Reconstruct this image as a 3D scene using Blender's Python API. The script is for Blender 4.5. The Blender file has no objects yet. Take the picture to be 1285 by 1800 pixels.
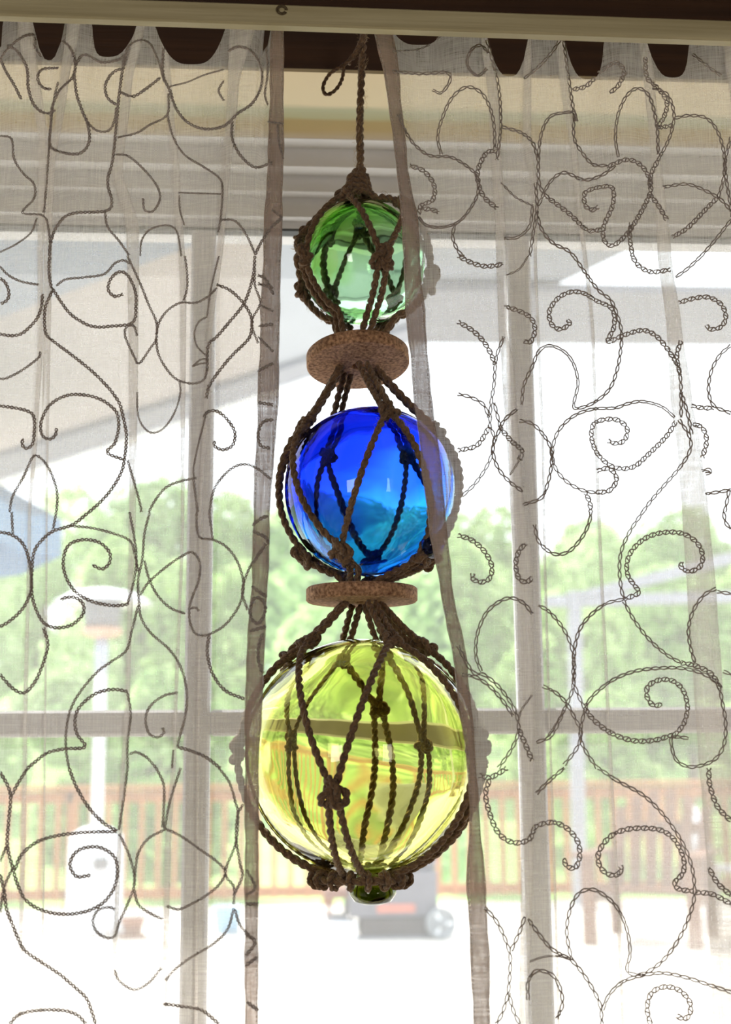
import bpy, bmesh, math, random
from mathutils import Vector, Matrix
from mathutils.bvhtree import BVHTree
random.seed(7)
SC = bpy.context.scene
COL = SC.collection
R_ = math.radians

# ------------------------------------------------------------------ camera
F_PX, W_PX, H_PX = 2400.0, 1285.0, 1800.0
CAM = Vector((0.0, -1.15, 1.55))
PITCH, YAW, ROLL = R_(10.8), R_(4.0), R_(0.5)
_f = Vector((math.sin(YAW) * math.cos(PITCH), math.cos(YAW) * math.cos(PITCH), math.sin(PITCH)))
_r0 = Vector((math.cos(YAW), -math.sin(YAW), 0))
_u0 = _r0.cross(_f)
CR = _r0 * math.cos(ROLL) - _u0 * math.sin(ROLL)
CU = _u0 * math.cos(ROLL) + _r0 * math.sin(ROLL)
CF = _f
cd = bpy.data.cameras.new('camera')
cam = bpy.data.objects.new('camera', cd)
COL.objects.link(cam)
m = Matrix((CR, CU, -CF)).transposed().to_4x4()
m.translation = CAM
cam.matrix_world = m
cd.sensor_fit = 'VERTICAL'
cd.sensor_height = 36.0
cd.lens = F_PX / H_PX * 36.0
cd.clip_start, cd.clip_end = 0.02, 300
cd.dof.use_dof = True
cd.dof.focus_distance = 1.0
cd.dof.aperture_fstop = cd.lens / 1000 / 0.0062
SC.camera = cam


def ray(x, y):
    return (CR * ((x - 642.5) / F_PX) + CU * ((900 - y) / F_PX) + CF)


def at(x, y, Y):
    """point of the vertical plane Y that the photograph shows at pixel x, y"""
    d = ray(x, y)
    return CAM + d * ((Y - CAM.y) / d.y)


def on_z(x, y, z):
    d = ray(x, y)
    return CAM + d * ((z - CAM.z) / d.z)


# ------------------------------------------------------------------ light
vs = SC.view_settings
SC.display_settings.display_device = 'sRGB'
vs.view_transform = 'Standard'
vs.look = 'None'
vs.exposure = 0.0
vs.gamma = 1.0
vs.use_curve_mapping = False
SC.cycles.max_bounces = 18
SC.cycles.transmission_bounces = 16
SC.cycles.transparent_max_bounces = 32
SC.cycles.diffuse_bounces = 4
SC.cycles.use_denoising = True
SC.cycles.caustics_reflective = False

world = bpy.data.worlds.new('hazy_sky')
SC.world = world
world.use_nodes = True
bg = world.node_tree.nodes['Background']
bg.inputs[0].default_value = (0.86, 0.93, 1.0, 1)
bg.inputs[1].default_value = 2.9

sd = bpy.data.lights.new('sun', 'SUN')
sd.energy = 9.5
sd.angle = R_(1.0)
sd.color = (1, 0.96, 0.88)
sun = bpy.data.objects.new('sun', sd)
COL.objects.link(sun)
sun.rotation_euler = Vector((0.42, -0.60, -0.95)).to_track_quat('-Z', 'Y').to_euler()


def room_light(name, loc, aim, sx, sy, power, col):
    d = bpy.data.lights.new(name, 'AREA')
    d.shape = 'RECTANGLE'
    d.size, d.size_y = sx, sy
    d.energy = power
    d.color = col
    o = bpy.data.objects.new(name, d)
    COL.objects.link(o)
    o.location = loc
    o.rotation_euler = (Vector(aim) - Vector(loc)).to_track_quat('-Z', 'Y').to_euler()


room_light('room_window_light', (-1.3, -3.0, 1.5), (0.0, 0, 1.6), 0.55, 0.85, 16, (1.0, 0.945, 0.88))
room_light('room_second_window_light', (1.2, -3.0, 1.45), (0.0, 0, 1.6), 0.45, 0.85, 8, (1.0, 0.93, 0.85))


# ------------------------------------------------------------------ node helpers
def mat(name):
    mm = bpy.data.materials.new(name)
    mm.use_nodes = True
    nt = mm.node_tree
    nt.nodes.clear()
    out = nt.nodes.new('ShaderNodeOutputMaterial')
    return mm, nt, out


def N(nt, t, **kw):
    n = nt.nodes.new(t)
    for k, v in kw.items():
        if k[0] == '_':
            setattr(n, k[1:], v)
        else:
            n.inputs[k.replace('__', ' ')].default_value = v
    return n


def L(nt, a, b):
    nt.links.new(a, b)


def c4(c):
    return (c[0], c[1], c[2], 1)


def plain(name, c1, c2=None, scale=20.0, rough=0.6, bump=0.0, bscale=None, stretch=(1, 1, 1), metal=0.0, detail=4.0, sheen=0.0):
    mm, nt, out = mat(name)
    p = N(nt, 'ShaderNodeBsdfPrincipled', Roughness=rough, Metallic=metal)
    p.inputs['Sheen Weight'].default_value = sheen
    L(nt, p.outputs[0], out.inputs[0])
    tc = N(nt, 'ShaderNodeTexCoord')
    mp = N(nt, 'ShaderNodeMapping')
    mp.inputs['Scale'].default_value = stretch
    L(nt, tc.outputs['Object'], mp.inputs[0])
    nz = N(nt, 'ShaderNodeTexNoise', Scale=scale, Detail=detail)
    L(nt, mp.outputs[0], nz.inputs['Vector'])
    cr = N(nt, 'ShaderNodeValToRGB')
    cr.color_ramp.elements[0].position = 0.3
    cr.color_ramp.elements[1].position = 0.7
    cr.color_ramp.elements[0].color = c4(c1)
    cr.color_ramp.elements[1].color = c4(c2 or c1)
    L(nt, nz.outputs[0], cr.inputs[0])
    L(nt, cr.outputs[0], p.inputs['Base Color'])
    if bump:
        n2 = N(nt, 'ShaderNodeTexNoise', Scale=bscale or scale * 3, Detail=5.0)
        L(nt, mp.outputs[0], n2.inputs['Vector'])
        b = N(nt, 'ShaderNodeBump', Strength=bump, Distance=0.001)
        L(nt, n2.outputs[0], b.inputs['Height'])
        L(nt, b.outputs[0], p.inputs['Normal'])
    return mm


def cloth_mat(name, colr, clear, trans, weave=0.16):
    """woven gauze: threads scatter light, the gaps between them let it pass"""
    mm, nt, out = mat(name)
    tc = N(nt, 'ShaderNodeTexCoord')
    fac = None
    for st in ((2400, 40, 60), (60, 40, 2400)):
        mp = N(nt, 'ShaderNodeMapping')
        mp.inputs['Scale'].default_value = st
        L(nt, tc.outputs['Object'], mp.inputs[0])
        nz = N(nt, 'ShaderNodeTexNoise', Scale=1.0, Detail=1.0)
        L(nt, mp.outputs[0], nz.inputs['Vector'])
        if fac is None:
            fac = nz.outputs[0]
        else:
            a = N(nt, 'ShaderNodeMath', _operation='ADD')
            L(nt, fac, a.inputs[0])
            L(nt, nz.outputs[0], a.inputs[1])
            fac = a.outputs[0]
    mr = N(nt, 'ShaderNodeMapRange')
    mr.inputs['From Min'].default_value = 0.6
    mr.inputs['From Max'].default_value = 1.4
    mr.inputs['To Min'].default_value = clear - weave
    mr.inputs['To Max'].default_value = clear + weave
    L(nt, fac, mr.inputs['Value'])
    df = N(nt, 'ShaderNodeBsdfDiffuse', Color=c4(colr))
    tl = N(nt, 'ShaderNodeBsdfTranslucent', Color=c4(colr))
    tr = N(nt, 'ShaderNodeBsdfTransparent', Color=(1, 1, 1, 1))
    m1 = N(nt, 'ShaderNodeMixShader', Fac=trans)
    L(nt, df.outputs[0], m1.inputs[1])
    L(nt, tl.outputs[0], m1.inputs[2])
    m2 = N(nt, 'ShaderNodeMixShader')
    L(nt, mr.outputs[0], m2.inputs[0])
    L(nt, m1.outputs[0], m2.inputs[1])
    L(nt, tr.outputs[0], m2.inputs[2])
    L(nt, m2.outputs[0], out.inputs[0])
    return mm


def glass_mat(name, T, path, tint, tint2=None, tint_scale=(1, 1, 1), rough=0.0, bump=0.25, bscale=22.0, thr=(0.42, 0.6), nscale=1.2):
    """hand-blown glass: absorbs along the path inside the wall; T is what is left after `path` metres"""
    mm, nt, out = mat(name)
    g = N(nt, 'ShaderNodeBsdfGlass', Roughness=rough, IOR=1.47)
    L(nt, g.outputs[0], out.inputs['Surface'])
    tc = N(nt, 'ShaderNodeTexCoord')
    nz = N(nt, 'ShaderNodeTexNoise', Scale=bscale, Detail=2.0)
    L(nt, tc.outputs['Object'], nz.inputs['Vector'])
    b = N(nt, 'ShaderNodeBump', Strength=bump, Distance=0.0025)
    L(nt, nz.outputs[0], b.inputs['Height'])
    L(nt, b.outputs[0], g.inputs['Normal'])
    if tint2:
        mp = N(nt, 'ShaderNodeMapping')
        mp.inputs['Rotation'].default_value = (0, R_(38), 0)
        mp.inputs['Scale'].default_value = tint_scale
        L(nt, tc.outputs['Object'], mp.inputs[0])
        n2 = N(nt, 'ShaderNodeTexNoise', Scale=nscale, Detail=3.0, Distortion=0.6)
        L(nt, mp.outputs[0], n2.inputs['Vector'])
        sx = N(nt, 'ShaderNodeSeparateXYZ')
        L(nt, mp.outputs[0], sx.inputs[0])
        ml = N(nt, 'ShaderNodeMath', _operation='MULTIPLY_ADD')
        ml.inputs[1].default_value = -0.9
        L(nt, sx.outputs[2], ml.inputs[0])
        L(nt, n2.outputs[0], ml.inputs[2])
        cr = N(nt, 'ShaderNodeValToRGB')
        cr.color_ramp.elements[0].position, cr.color_ramp.elements[1].position = thr
        cr.color_ramp.elements[0].color = c4(tint)
        cr.color_ramp.elements[1].color = c4(tint2)
        L(nt, ml.outputs[0], cr.inputs[0])
        L(nt, cr.outputs[0], g.inputs['Color'])
    else:
        g.inputs['Color'].default_value = c4(tint)
    sig = [-math.log(max(t, 1e-4)) / path for t in T]
    d = max(sig)
    va = N(nt, 'ShaderNodeVolumeAbsorption', Density=d, Color=c4([1 - s / d for s in sig]))
    L(nt, va.outputs[0], out.inputs['Volume'])
    return mm


def pane_mat():
    mm, nt, out = mat('window_glass')
    tr = N(nt, 'ShaderNodeBsdfTransparent', Color=(0.97, 0.985, 0.98, 1))
    gl = N(nt, 'ShaderNodeBsdfGlossy', Roughness=0.0, Color=(1, 1, 1, 1))
    fr = N(nt, 'ShaderNodeFresnel', IOR=1.3)
    m1 = N(nt, 'ShaderNodeMixShader')
    L(nt, fr.outputs[0], m1.inputs[0])
    L(nt, tr.outputs[0], m1.inputs[1])
    L(nt, gl.outputs[0], m1.inputs[2])
    tl = N(nt, 'ShaderNodeBsdfTranslucent', Color=(0.95, 0.97, 1, 1))  # translucent share puts glare haze into the pane and lifts the darks
    tc = N(nt, 'ShaderNodeTexCoord')
    nz = N(nt, 'ShaderNodeTexNoise', Scale=6.0, Detail=6.0)
    L(nt, tc.outputs['Object'], nz.inputs['Vector'])
    mr = N(nt, 'ShaderNodeMapRange')
    mr.inputs['To Min'].default_value = 0.07
    mr.inputs['To Max'].default_value = 0.13
    L(nt, nz.outputs[0], mr.inputs['Value'])
    m2 = N(nt, 'ShaderNodeMixShader')
    L(nt, mr.outputs[0], m2.inputs[0])
    L(nt, m1.outputs[0], m2.inputs[1])
    L(nt, tl.outputs[0], m2.inputs[2])
    L(nt, m2.outputs[0], out.inputs[0])
    return mm


def leaf_mat(name, a, b):
    mm, nt, out = mat(name)
    oi = N(nt, 'ShaderNodeTexCoord')
    nz = N(nt, 'ShaderNodeTexNoise', Scale=1.6, Detail=5.0)
    L(nt, oi.outputs['Object'], nz.inputs['Vector'])
    cr = N(nt, 'ShaderNodeValToRGB')
    cr.color_ramp.elements[0].position = 0.35
    cr.color_ramp.elements[1].position = 0.65
    cr.color_ramp.elements[0].color = c4(a)
    cr.color_ramp.elements[1].color = c4(b)
    L(nt, nz.outputs[0], cr.inputs[0])
    df = N(nt, 'ShaderNodeBsdfDiffuse')
    tl = N(nt, 'ShaderNodeBsdfTranslucent')
    L(nt, cr.outputs[0], df.inputs[0])
    L(nt, cr.outputs[0], tl.inputs[0])
    mx = N(nt, 'ShaderNodeMixShader', Fac=0.5)
    L(nt, df.outputs[0], mx.inputs[1])
    L(nt, tl.outputs[0], mx.inputs[2])
    L(nt, mx.outputs[0], out.inputs[0])
    return mm


M = {}
M['dark_wood'] = plain('shade_darkened_wood', (0.034, 0.013, 0.004), (0.068, 0.027, 0.008), 14, 0.6, 0.3, 60, (0.25, 1, 6))  # brown wood darkened to carry the shade behind the valance
M['board'] = plain('khaki_painted_wood', (0.46, 0.39, 0.21), (0.68, 0.6, 0.36), 26, 0.55, 0.5, 90, (0.18, 1, 5))
M['knot'] = plain('wood_knot', (0.08, 0.05, 0.02), (0.16, 0.11, 0.05), 90, 0.7)
M['vinyl'] = plain('white_vinyl', (0.66, 0.65, 0.66), (0.72, 0.71, 0.71), 8, 0.45)
M['muntin'] = plain('grey_muntin_paint', (0.72, 0.71, 0.75), (0.8, 0.79, 0.83), 60, 0.5, 0.1)
M['gasket'] = plain('dark_rubber', (0.05, 0.055, 0.06), (0.07, 0.075, 0.08), 20, 0.6)
M['plaster'] = plain('warm_plaster', (0.42, 0.36, 0.29), (0.47, 0.41, 0.33), 5, 0.9)
M['floorboard'] = plain('brown_floor', (0.12, 0.07, 0.04), (0.2, 0.12, 0.07), 8, 0.5, 0.2, 30, (1, 6, 1))
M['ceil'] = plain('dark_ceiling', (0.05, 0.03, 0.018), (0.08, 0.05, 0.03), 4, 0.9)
M['jute'] = plain('jute_rope', (0.1, 0.054, 0.026), (0.27, 0.16, 0.08), 420, 0.95, 0.9, 900, sheen=0.2)
M['jute_light'] = plain('jute_fibre', (0.42, 0.29, 0.15), (0.55, 0.4, 0.22), 200, 0.9)
M['cork'] = plain('cork', (0.17, 0.075, 0.038), (0.66, 0.38, 0.21), 420, 0.9, 0.8, 700, detail=2.0)
M['thread'] = plain('embroidery_thread', (0.26, 0.205, 0.175), (0.5, 0.42, 0.365), 500, 0.45, sheen=0.3)
M['gauze'] = cloth_mat('sheer_gauze', (0.83, 0.765, 0.72), 0.60, 0.55)
M['hem'] = cloth_mat('doubled_gauze_hem', (0.42, 0.305, 0.245), 0.38, 0.5, 0.18)
M['pane'] = pane_mat()
M['green_glass'] = glass_mat('pale_green_glass', (0.55, 0.84, 0.58), 0.008, (0.76, 0.95, 0.55), (0.96, 0.99, 0.96), tint_scale=(5, 5, 9), bump=0.35, thr=(0.22, 0.40))
M['blue_glass'] = glass_mat('cobalt_glass', (0.06, 0.34, 0.97), 0.009, (0.56, 0.55, 1.0), (0.72, 0.94, 1.0), tint_scale=(6, 6, 9), bump=0.55, bscale=17, thr=(0.40, 0.58))  # bright and dark view behind the ball painted in as a cobalt-to-cyan gradient
M['yellow_glass'] = glass_mat('olive_yellow_glass', (0.90, 0.91, 0.38), 0.009, (0.99, 0.99, 0.95), bump=0.3, bscale=16)
M['olive_knob'] = glass_mat('olive_glass_button', (0.20, 0.21, 0.02), 0.012, (0.97, 0.98, 0.9), bump=0.2)
M['blue_knob'] = glass_mat('cobalt_glass_button', (0.02, 0.08, 0.75), 0.012, (0.9, 0.92, 1), bump=0.2)
M['deck'] = plain('pale_deck_board', (0.62, 0.56, 0.50), (0.74, 0.69, 0.63), 6, 0.7, 0.2, 40, (5, 1, 1))
M['rail'] = plain('cedar_rail', (0.32, 0.12, 0.028), (0.42, 0.18, 0.05), 9, 0.7, 0.2, 40, (1, 1, 4))
M['chair_wood'] = plain('brown_chair_wood', (0.12, 0.036, 0.011), (0.17, 0.06, 0.02), 9, 0.6, 0.2, 40, (1, 1, 4))
M['white_metal'] = plain('white_metal', (0.72, 0.74, 0.78), (0.78, 0.80, 0.84), 9, 0.4)
M['grey_metal'] = plain('grey_metal', (0.14, 0.145, 0.16), (0.17, 0.175, 0.2), 9, 0.4)
M['steel_blue'] = plain('steel_pole', (0.34, 0.39, 0.48), (0.40, 0.45, 0.54), 9, 0.35)
M['copper'] = plain('copper_burner', (0.55, 0.32, 0.2), (0.62, 0.38, 0.26), 9, 0.4)
M['post'] = plain('lavender_grey_paint', (0.26, 0.27, 0.31), (0.31, 0.32, 0.36), 9, 0.5)
M['bbq'] = plain('lilac_grey_enamel', (0.085, 0.08, 0.095), (0.1, 0.095, 0.11), 9, 0.4)
M['bbq_dark'] = plain('dark_brown_shelf', (0.04, 0.028, 0.022), (0.06, 0.045, 0.04), 9, 0.6)
M['badge'] = plain('salmon_badge', (0.35, 0.1, 0.06), (0.4, 0.12, 0.08), 9, 0.4)
M['tyre'] = plain('pale_grey_wheel', (0.16, 0.17, 0.175), (0.24, 0.25, 0.26), 15, 0.6)
M['awning_blue'] = plain('blue_grey_awning', (0.17, 0.2, 0.25), (0.2, 0.23, 0.28), 3, 0.8)
M['awning_beige'] = plain('beige_awning', (0.31, 0.27, 0.25), (0.35, 0.31, 0.29), 2, 0.8)
M['awning_pale'] = plain('pale_awning', (0.24, 0.26, 0.3), (0.28, 0.3, 0.34), 2, 0.8)
M['fascia'] = plain('grey_fascia', (0.15, 0.155, 0.19), (0.18, 0.185, 0.22), 3, 0.7)
M['umbrella_blue'] = plain('blue_canopy_cloth', (0.10, 0.22, 0.38), (0.14, 0.28, 0.46), 5, 0.85)
M['terracotta'] = plain('terracotta', (0.3, 0.12, 0.07), (0.36, 0.16, 0.1), 20, 0.8)
M['bucket'] = plain('pale_blue_plastic', (0.30, 0.55, 0.80), (0.36, 0.6, 0.85), 10, 0.4)
M['grass'] = plain('lawn_grass', (0.18, 0.32, 0.07), (0.32, 0.48, 0.14), 1.5, 0.9)
M['bark'] = plain('tree_bark', (0.10, 0.07, 0.05), (0.18, 0.13, 0.09), 6, 0.9, 0.4, 20)
M['leaf'] = [leaf_mat('leaf_bright', (0.26, 0.43, 0.12), (0.66, 0.79, 0.40)), leaf_mat('leaf_dark', (0.20, 0.37, 0.11), (0.58, 0.73, 0.35)),
             leaf_mat('leaf_pale', (0.33, 0.49, 0.18), (0.72, 0.83, 0.50))]


# ------------------------------------------------------------------ mesh helpers
def mesh_obj(name, verts, faces, material, parent=None, smooth=False):
    me = bpy.data.meshes.new(name)
    me.from_pydata([tuple(v) for v in verts], [], faces)
    me.materials.append(material)
    if smooth:
        me.shade_smooth()
    me.update()
    o = bpy.data.objects.new(name, me)
    COL.objects.link(o)
    if parent:
        o.parent = parent
    return o


def bm_obj(name, bm, material, parent=None, smooth=False):
    me = bpy.data.meshes.new(name)
    bm.to_mesh(me)
    bm.free()
    me.materials.append(material)
    if smooth:
        me.shade_smooth()
    o = bpy.data.objects.new(name, me)
    COL.objects.link(o)
    if parent:
        o.parent = parent
    return o


def share(name, src, parent=None, mtx=None):
    o = bpy.data.objects.new(name, src.data)
    COL.objects.link(o)
    if parent:
        o.parent = parent
    if mtx is not None:
        o.matrix_local = mtx
    return o


def thing(name, label=None, cat=None, loc=(0, 0, 0), rz=0.0, group=None, kind=None):
    o = bpy.data.objects.new(name, None)
    COL.objects.link(o)
    o.empty_display_size = 0.05
    o.location = loc
    o.rotation_euler = (0, 0, rz)
    return tag(o, label, cat, group, kind)


def tag(o, label=None, cat=None, group=None, kind=None):
    for k, v in (('label', label), ('category', cat), ('group', group), ('kind', kind)):
        if v:
            o[k] = v
    return o


def box(bm, c, s, rot=None, bevel=0.0):
    r = bmesh.ops.create_cube(bm, size=1.0)
    vsx = r['verts']
    mt = Matrix.Translation(c) @ ((rot.to_4x4()) if rot else Matrix.Identity(4)) @ Matrix.Diagonal((s[0], s[1], s[2], 1))
    bmesh.ops.transform(bm, matrix=mt, verts=vsx)
    if bevel:
        es = list({e for v in vsx for e in v.link_edges})
        bmesh.ops.bevel(bm, geom=es, offset=min(bevel, min(s) * 0.3), segments=1, affect='EDGES')


def box_obj(name, c, s, material, parent=None, rot=None, bevel=0.0):
    bm = bmesh.new()
    box(bm, c, s, rot, bevel)
    return bm_obj(name, bm, material, parent)


def bar(bm, a, b, w, h):
    """box beam from a to b"""
    a, b = Vector(a), Vector(b)
    d = b - a
    q = d.to_track_quat('Z', 'Y').to_matrix()
    box(bm, (a + b) / 2, (w, h, d.length), q)


def lathe(name, prof, material, parent=None, seg=28, smooth=True):
    v, f = [], []
    n = len(prof)
    for i in range(seg):
        a = 2 * math.pi * i / seg
        for r, z in prof:
            v.append((r * math.cos(a), r * math.sin(a), z))
    for i in range(seg):
        j = (i + 1) % seg
        for k in range(n - 1):
            f.append((i * n + k, j * n + k, j * n + k + 1, i * n + k + 1))
    o = mesh_obj(name, v, f, material, parent, smooth)
    b = bmesh.new()
    b.from_mesh(o.data)
    bmesh.ops.remove_doubles(b, verts=b.verts, dist=1e-6)
    bmesh.ops.recalc_face_normals(b, faces=b.faces)
    b.to_mesh(o.data)
    b.free()
    return o


def catmull(pts, step, closed=False):
    P = [Vector(p) for p in pts]
    if len(P) < 2:
        return P
    n = len(P)
    out = []
    rng = n if closed else n - 1
    for i in range(rng):
        p1, p2 = P[i], P[(i + 1) % n]
        p0 = P[i - 1] if (closed or i > 0) else p1 * 2 - p2
        p3 = P[(i + 2) % n] if (closed or i + 2 < n) else p2 * 2 - p1
        k = max(2, int((p2 - p1).length / step) + 1)
        for j in range(k):
            t = j / k
            out.append(0.5 * ((2 * p1) + (p2 - p0) * t + (2 * p0 - 5 * p1 + 4 * p2 - p3) * t * t + (3 * p1 - p0 - 3 * p2 + p3) * t ** 3))
    if not closed:
        out.append(P[-1])
    return out


def frames(path, closed=False):
    n = len(path)
    T = []
    for i in range(n):
        a = path[i - 1] if (i > 0 or closed) else path[i]
        b = path[(i + 1) % n] if (i < n - 1 or closed) else path[i]
        d = b - a
        T.append(d.normalized() if d.length > 1e-9 else Vector((0, 0, 1)))
    nrm = T[0].orthogonal().normalized()
    out = []
    for t in T:
        nrm = nrm - t * nrm.dot(t)
        if nrm.length < 1e-6:
            nrm = t.orthogonal()
        nrm.normalize()
        out.append((t, nrm, t.cross(nrm)))
    return out


def tube_into(v, f, path, rad, sides=5, closed=False, cap=True):
    fr = frames(path, closed)
    b0 = len(v)
    n = len(path)
    for i, p in enumerate(path):
        r = rad(i / max(1, n - 1)) if callable(rad) else rad
        t, a, b = fr[i]
        for k in range(sides):
            w = 2 * math.pi * k / sides
            v.append(p + a * (r * math.cos(w)) + b * (r * math.sin(w)))
    for i in range(n if closed else n - 1):
        j = (i + 1) % n
        for k in range(sides):
            q = (k + 1) % sides
            f.append((b0 + i * sides + k, b0 + i * sides + q, b0 + j * sides + q, b0 + j * sides + k))
    if cap and not closed:
        f.append(tuple(b0 + k for k in reversed(range(sides))))
        f.append(tuple(b0 + (n - 1) * sides + k for k in range(sides)))


def tube_obj(name, pts, rad, material, parent=None, sides=8, step=0.02, closed=False):
    v, f = [], []
    tube_into(v, f, catmull(pts, step, closed), rad, sides, closed)
    return mesh_obj(name, v, f, material, parent, True)


def rope_into(v, f, pts, rad, closed=False, pitch=None, step=0.0014, raw=False, taper=False):
    path = [Vector(p) for p in pts] if raw else catmull(pts, step, closed)
    fr = frames(path, closed)
    pitch = pitch or rad * 5.2
    length = sum((path[i + 1] - path[i]).length for i in range(len(path) - 1))
    if closed:
        length += (path[0] - path[-1]).length
        pitch = length / max(1, round(length / pitch))
    s, ph0 = 0.0, random.random() * 6.28
    plies = [[], []]
    for i, p in enumerate(path):
        if i:
            s += (path[i] - path[i - 1]).length
        t, a, b = fr[i]
        w = 2 * math.pi * s / pitch + ph0
        o = a * math.cos(w) + b * math.sin(w)
        q = rad * 0.42 * (1 + 0.12 * math.sin(s * 900 + ph0 * 3))
        plies[0].append(p + o * q)
        plies[1].append(p - o * q)
    for pl in plies:
        tube_into(v, f, pl, rad * 0.62, 6, closed)


def rope_obj(name, pts, rad, parent=None, closed=False, material=None):
    v, f = [], []
    rope_into(v, f, pts, rad, closed)
    return mesh_obj(name, v, f, material or M['jute'], parent, True)


def fuzz_obj(parent, segs, rad, count, length=0.006):
    """loose fibres standing off the jute"""
    v, f = [], []
    for _ in range(count):
        a, b = random.choice(segs)
        t = random.random()
        p = a.lerp(b, t)
        d = (b - a)
        ax = d.normalized() if d.length > 1e-6 else Vector((0, 0, 1))
        o = ax.orthogonal()
        o.rotate(Matrix.Rotation(random.random() * 6.283, 3, ax))
        o.normalize()
        base = p + o * rad
        ln = length * random.uniform(0.3, 1.0)
        tip = base + o * ln * random.uniform(0.2, 0.8) + ax * ln * random.uniform(-0.9, 0.9)
        mid = base.lerp(tip, 0.55) + Vector((random.uniform(-1, 1), random.uniform(-1, 1), random.uniform(-1, 1))) * ln * 0.15
        s = ax.cross(o) * 0.00013
        k = len(v)
        v += [base - s, base + s, mid + s, mid - s, tip]
        f += [(k, k + 1, k + 2, k + 3), (k + 3, k + 2, k + 4)]
    o = mesh_obj('loose_fibre', v, f, M['jute_light'], parent)
    o['kind'] = 'stuff'
    return o


# ------------------------------------------------------------------ the room
Y_WALL, Y_GLASS = -0.10, 0.06
Z_J = at(600, 121, Y_WALL).z                      # underside of the lintel
XL, XR, Z_SILL = -0.62, 0.72, 0.95
ZC = 2.55


def structure(name, c, s, material, bevel=0.0):
    return tag(box_obj(name, c, s, material, bevel=bevel), kind='structure')


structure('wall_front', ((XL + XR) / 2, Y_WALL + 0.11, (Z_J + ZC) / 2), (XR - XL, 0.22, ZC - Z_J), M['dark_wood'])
structure('wall_front.001', ((XL - 2.0) / 2, Y_WALL + 0.11, ZC / 2), (abs(-2.0 - XL), 0.22, ZC), M['plaster'])
structure('wall_front.002', ((XR + 2.0) / 2, Y_WALL + 0.11, ZC / 2), (2.0 - XR, 0.22, ZC), M['plaster'])
structure('wall_front.003', ((XL + XR) / 2, Y_WALL + 0.11, Z_SILL / 2), (XR - XL, 0.22, Z_SILL), M['plaster'])
structure('wall_left', (-2.05, -1.66, ZC / 2), (0.1, 3.3, ZC), M['plaster'])
structure('wall_right', (2.05, -1.66, ZC / 2), (0.1, 3.3, ZC), M['plaster'])
structure('wall_back', (0, -3.36, ZC / 2), (4.2, 0.1, ZC), M['plaster'])
structure('floor', (0, -1.6, -0.05), (4.2, 3.6, 0.1), M['floorboard'])
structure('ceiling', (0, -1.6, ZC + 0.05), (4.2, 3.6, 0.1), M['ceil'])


# head jamb soffit: cream paint, a damp greenish stripe, bare ochre wood towards the glass
def soffit_mat():
    mm, nt, out = mat('stained_soffit_paint')
    p = N(nt, 'ShaderNodeBsdfPrincipled', Roughness=0.5)
    L(nt, p.outputs[0], out.inputs[0])
    tc = N(nt, 'ShaderNodeTexCoord')
    sx = N(nt, 'ShaderNodeSeparateXYZ')
    L(nt, tc.outputs['Object'], sx.inputs[0])
    nz = N(nt, 'ShaderNodeTexNoise', Scale=30.0, Detail=6.0)
    mp = N(nt, 'ShaderNodeMapping')
    mp.inputs['Scale'].default_value = (0.5, 3, 1)
    L(nt, tc.outputs['Object'], mp.inputs[0])
    L(nt, mp.outputs[0], nz.inputs['Vector'])
    ma = N(nt, 'ShaderNodeMath', _operation='MULTIPLY_ADD')
    ma.inputs[1].default_value = 0.012
    L(nt, nz.outputs[0], ma.inputs[0])
    L(nt, sx.outputs[1], ma.inputs[2])
    mr = N(nt, 'ShaderNodeMapRange')
    y0, y1 = Y_WALL + 0.006, Y_J1 + 0.006
    mr.inputs['From Min'].default_value = y0
    mr.inputs['From Max'].default_value = y1
    L(nt, ma.outputs[0], mr.inputs['Value'])
    cr = N(nt, 'ShaderNodeValToRGB')
    e = cr.color_ramp.elements
    e[0].position, e[0].color = 0.0, (0.62, 0.50, 0.30, 1)
    e[1].position, e[1].color = 1.0, (0.42, 0.34, 0.24, 1)
    for pos, c in ((0.46, (0.66, 0.56, 0.36)), (0.55, (0.38, 0.38, 0.23)), (0.66, (0.36, 0.34, 0.18)), (0.72, (0.33, 0.24, 0.08)), (0.86, (0.36, 0.26, 0.10))):
        q = e.new(pos)
        q.color = c4(c)
    L(nt, mr.outputs[0], cr.inputs[0])
    L(nt, cr.outputs[0], p.inputs['Base Color'])
    return mm


Y_J1 = on_z(600, 240, Z_J).y
M['soffit'] = soffit_mat()
tag(box_obj('trim_1', ((XL + XR) / 2, (Y_WALL + 0.001 + Y_J1) / 2, Z_J - 0.0015), (XR - XL, Y_J1 - Y_WALL - 0.002, 0.003), M['soffit']), kind='structure')

# window: stepped vinyl head, side jambs, sill, muntins, panes
win = thing('window_1', kind='structure')
prof = [(Y_J1, Z_J)]
yy, zz = Y_J1, Z_J - 0.003
prof.append((yy, zz))
for typ, py in (('u', 262), ('f', 294), ('u', 310), ('f', 338), ('u', 349), ('f', 383), ('u', 391), ('f', 403)):
    if typ == 'u':
        yy = on_z(600, py, zz).y
    else:
        zz = at(600, py, yy).z
    prof.append((yy, zz))
Y_SASH, Z_SASH = yy, zz
Y_GLASS = Y_SASH + 0.012
prof += [(Y_GLASS + 0.03, Z_SASH), (Y_GLASS + 0.03, Z_J)]
nv = len(prof)
v = [(XL, a, b) for a, b in prof] + [(XR, a, b) for a, b in prof]
f = [(i, (i + 1) % nv, nv + (i + 1) % nv, nv + i) for i in range(nv)] + [tuple(range(nv))[::-1], tuple(range(nv, 2 * nv))]
mesh_obj('head_frame', v, f, M['vinyl'], win)
box_obj('head_gasket', ((XL + XR) / 2, Y_SASH + 0.008, Z_SASH - 0.0012), (XR - XL, 0.014, 0.0024), M['gasket'], win)
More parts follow.
